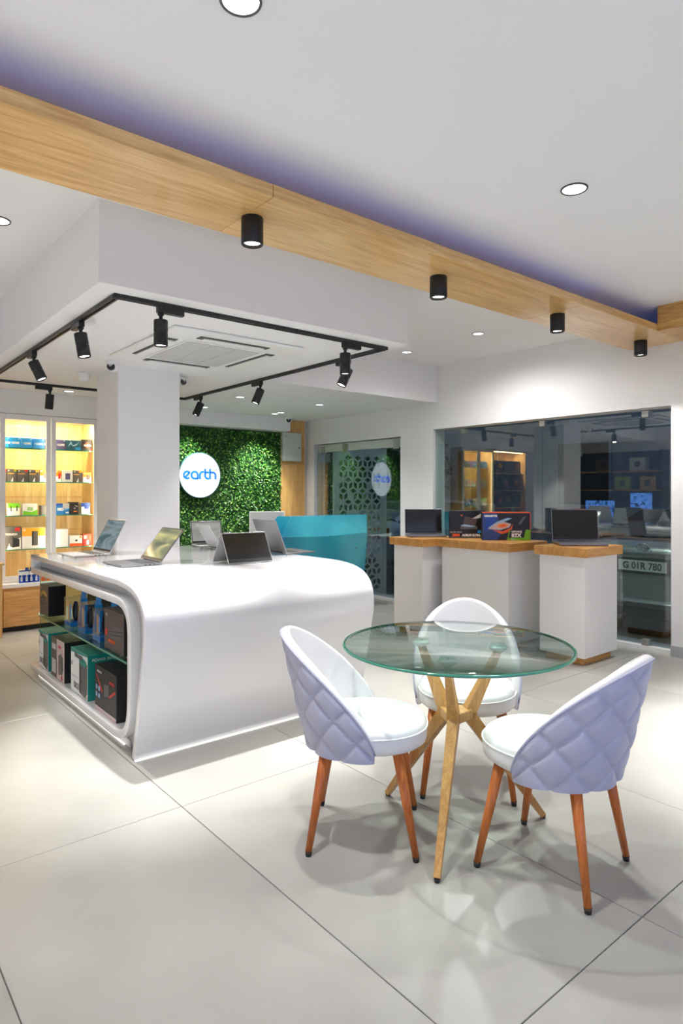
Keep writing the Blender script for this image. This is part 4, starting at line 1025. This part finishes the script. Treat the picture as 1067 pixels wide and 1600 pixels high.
MB().box(4.66, 4.98, 5.768, 5.776, .845, .858, 'car_black').build('slot', rd)
MB().lathe([(.012, 0), (.012, .012), (0, .012)], 'dark_rim', 14, M=Matrix.Translation((4.99, 5.80, .70)) @ MX, caps=False).build('lock', rd)
MB().box(3.9, 5.05, 6.17, 6.75, .72, .75, 'satin_white').build('worktop', rd)
for x in (3.95, 4.98): MB().box(x, x + .03, 6.17, 6.72, 0, .72, 'satin_white').build('leg_panel', rd)
t = thing('monitor', 'thin monitor standing behind the turquoise desk', 'monitor', (4.16, 6.45, .7505), R(-25))
MB().box(-.21, .21, -.008, .008, .11, .385, 'plastic_white').build('housing', t, bevel=.003)
MB().box(-.20, .20, -.0095, -.0085, .12, .375, 'grille_grey').build('back_cover', t)
MB().box(-.03, .03, .009, .02, .012, .25, 'plastic_white').build('stand_neck', t)
MB().box(-.1, .1, -.06, .09, 0, .012, 'plastic_white').build('stand_foot', t, bevel=.003)

# ------------------------------------------------------------------ outdoors
ZG = -.24
struct(MB().box(T + .001, 30, -12, 30, ZG - .1, ZG, 'asphalt').build('ground'), 'dark asphalt street outside')
struct(MB().box(T + .001, T + .34, -4, 14, ZG, -.03, 'facade').build('kerb'), 'concrete step outside the shop')
# pierced screen beside the door
sc = thing('lattice_screen', 'white metal screen pierced with cube pattern outside the glass door', 'screen', (5.72, 7.14, ZG))
SWd, SHt = 1.03, 2.26
pl = MB().box(0, SWd, 0, .012, 0, SHt, 'lattice')
me_pl = pl.mesh('plate')
cut = MB()
wx = .186; hs = wx / math.sqrt(3)
rn = random.Random(5)
row = 0; zc = .12
def rh(pts, k=.74):
    c_ = Vector((0, 0))
    for q in pts: c_ += Vector(q)
    c_ /= 4
    return [tuple(c_ + (Vector(q) - c_) * k) for q in pts]
while zc < SHt - .02:
    x = .10 + (wx / 2 if row % 2 else 0)
    while x < SWd - .06:
        cc = (x, zc); A = [(x + hs * math.sin(R(60 * k)), zc + hs * math.cos(R(60 * k))) for k in range(6)]   # pointy top
        for q in ([cc, A[5], A[0], A[1]], [cc, A[1], A[2], A[3]], [cc, A[3], A[4], A[5]]):
            rr = rh(q)
            if rn.random() < .12: continue
            if min(p[0] for p in rr) < .045 or max(p[0] for p in rr) > SWd - .045 or min(p[1] for p in rr) < .06 or max(p[1] for p in rr) > SHt - .06: continue
            cut.prism(rr, -.02, .03, 'lattice', 'y')
        x += wx
    zc += hs * 1.5; row += 1
o = bpy.data.objects.new('plate', me_pl); C.objects.link(o); o.parent = sc
oc = bpy.data.objects.new('cutter', cut.mesh('cutter')); C.objects.link(oc); oc.location = sc.location
bo = o.modifiers.new('cut', 'BOOLEAN'); bo.object = oc; bo.operation = 'DIFFERENCE'; bo.solver = 'EXACT'
oc.location = (0, 0, 0); oc.parent = sc
bpy.context.view_layer.update()
me2 = bpy.data.meshes.new_from_object(o.evaluated_get(bpy.context.evaluated_depsgraph_get()))
o.modifiers.clear(); o.data = me2
bpy.data.objects.remove(oc)
for x in (0, SWd - .03): MB().box(x, x + .03, -.015, 0, 0, SHt, 'lattice').build('post', sc)

def build_car(label, x, y, rz=0):
    """local: rear face at x=0, length along +x, ground z=0"""
    t = thing('car', label, 'car', (x, y, ZG), rz)
    st = [(0.0, .62, .52, .98), (.02, .74, .42, 1.04), (.07, .80, .36, 1.09), (.20, .84, .30, 1.11), (.6, .86, .25, 1.13), (1.4, .87, .22, 1.10), (2.6, .87, .22, 1.06), (3.3, .86, .24, 1.0), (3.9, .82, .30, .90), (4.2, .72, .38, .78), (4.28, .55, .45, .70)]
    rs = []
    for xx, wv, zb, zt in st:
        hgt = zt - zb; ring = []
        for k in range(28):
            a = 2 * PI * k / 28; c_, s_ = math.cos(a), math.sin(a); e = .42
            ring.append((xx, wv * math.copysign(abs(c_) ** e, c_), zb + hgt / 2 + hgt / 2 * math.copysign(abs(s_) ** e, s_)))
        rs.append(ring)
    MB().rings(rs, 'car_silver').build('body', t)
    gs = [(.42, .70, 1.12), (.75, .66, 1.27), (1.1, .61, 1.39), (1.45, .58, 1.445), (2.0, .58, 1.46), (2.5, .59, 1.42), (2.85, .64, 1.28), (3.3, .70, 1.04)]
    rs = []
    for xx, wt, zt in gs:
        zb = 1.02
        rs.append([(xx, -.79, zb), (xx, -wt - .02, zt - .05), (xx, -wt + .06, zt), (xx, 0, zt + .015), (xx, wt - .06, zt), (xx, wt + .02, zt - .05), (xx, .79, zb)])
    mb = MB()
    n = 7
    vs = [p for r_ in rs for p in r_]; gl, pt = [], []
    for j in range(len(rs) - 1):
        for i in range(n - 1):
            q = (j * n + i, j * n + i + 1, (j + 1) * n + i + 1, (j + 1) * n + i)
            roof = i in (1, 2, 3, 4) and 2 <= j <= 4
            pillar = i in (1, 4)
            (pt if roof or pillar else gl).append(q)
    mb.add(vs, pt, 'car_silver', True); mb.add(vs, gl, 'car_glass', False)
    mb.build('cabin', t)
    MB().tube([(.015, -.70, .50), (-.02, -.45, .50), (-.03, 0, .50), (-.02, .45, .50), (.015, .70, .50)], [(.10, .03)] * 5, 'car_silver', 12, up=(0, 0, 1)).build('bumper', t)
    MB().box(-.012, .02, -.62, .62, .33, .43, 'car_black').build('valance', t, bevel=.01)
    MB().box(-.018, 0.01, -.50, .50, .975, .995, 'chrome').build('chrome_strip', t, bevel=.004)
    pltt = MB().box(-.030, -.012, -.282, .282, .772, .938, 'car_black').build('plate_frame', t, bevel=.004)
    MB().box(-.0315, -.0302, -.245, .245, .802, .910, 'plate_white').build('plate', pltt)
    text('G 01R 780', .098, 'c_black', pltt, (-.0325, 0, .823), (PI / 2, 0, -PI / 2), bold=.002, xs=.92)
    em = thing('e', '', ''); bpy.data.objects.remove(em)
    mb = MB()
    def ell(ry, rz_, cz=0): return [(-.012, ry * math.cos(2 * PI * k / 24), 1.04 + cz + rz_ * math.sin(2 * PI * k / 24)) for k in range(25)]
    for ry, rz_, cz in ((.062, .042, 0), (.036, .016, .022), (.018, .040, 0)):
        mb.tube(ell(ry, rz_, cz), .0055, 'chrome', 8, caps=False)
    mb.build('emblem', t)
    for s in (-1, 1):
        MB().prism([(s * .44, .80), (s * .82, .78), (s * .83, .98), (s * .66, 1.0), (s * .43, .95)], -.012, .12, 'tail_red', 'x').build('tail_lamp', t, bevel=.01)
        for xx in (.85, 3.45):
            M = Matrix.Translation((xx, s * .80, .31)) @ Matrix.Rotation(R(90), 4, 'X')
            wh = MB().lathe([(.17, -.10), (.29, -.10), (.31, -.08), (.31, .08), (.29, .10), (.17, .10)], 'rubber', 28, M=M).build('wheel', t)
            MB().lathe([(.0, -.102), (.17, -.10), (.19, -.08)], 'brushed_steel', 20, M=M, caps=False).build('hub_cap', wh)
    return t
build_car('silver sedan parked with its rear to the shop window', 6.50, 3.08)
build_car('dark blurred car parked beyond the glass door', 7.6, 8.9)

bl = thing('street_building', 'grey building across the dark street', 'building', (16, 0, ZG))
MB().box(0, 3, -8, 30, 0, 9, 'facade').build('wall', bl)
for j in range(2):
    for i in range(9):
        wn = MB().box(-.03, .02, -6 + i * 3.6, -4.4 + i * 3.6, 1.2 + j * 3.2, 3.0 + j * 3.2, 'facade').build('window', bl)
        MB().box(-.035, -.031, -5.93 + i * 3.6, -4.47 + i * 3.6, 1.27 + j * 3.2, 2.93 + j * 3.2, 'c_dark').build('pane', wn)
def tree(label, x, y, h, r, n):
    t = thing('tree', label, 'tree', (x, y, ZG), 0, 'dark trees outside the glass door')
    MB().tube([(0, 0, 0), (.05, .03, h * .4), (-.05, .05, h * .8)], [.14, .10, .04], 'bark', 10).build('trunk', t)
    rg = random.Random(int(x * 10 + y)); mb = MB()
    for i in range(n):
        d = Vector((rg.gauss(0, 1), rg.gauss(0, 1), rg.gauss(0, 1))).normalized() * r * rg.random() ** .4
        p = Vector((d.x, d.y, h * .62 + d.z * 1.15))
        nn = Vector((rg.gauss(0, 1), rg.gauss(0, 1), rg.gauss(0, 1))).normalized(); a = nn.orthogonal().normalized(); b = nn.cross(a); l = rg.uniform(.05, .09)
        mb.add([p - a * l, p + b * l * .5, p + a * l, p - b * l * .5], [(0, 1, 2, 3)], 'tree_leaf' if rg.random() < .7 else 'tree_leaf_light')
    me = bpy.data.meshes.new('crown'); me.from_pydata(mb.v, [], mb.f)
    for k in mb.mats: me.materials.append(MATS[k])
    me.polygons.foreach_set('material_index', mb.m); me.update()
    o = bpy.data.objects.new('crown', me); C.objects.link(o); o.parent = t; o['kind'] = 'stuff'
tree('dark leafy tree outside, seen left in the glass door', 12.5, 16.6, 3.6, 1.7, 5000)
tree('dark leafy tree outside, seen at the right edge of the glass door', 12.5, 12.9, 3.6, 1.6, 5000)
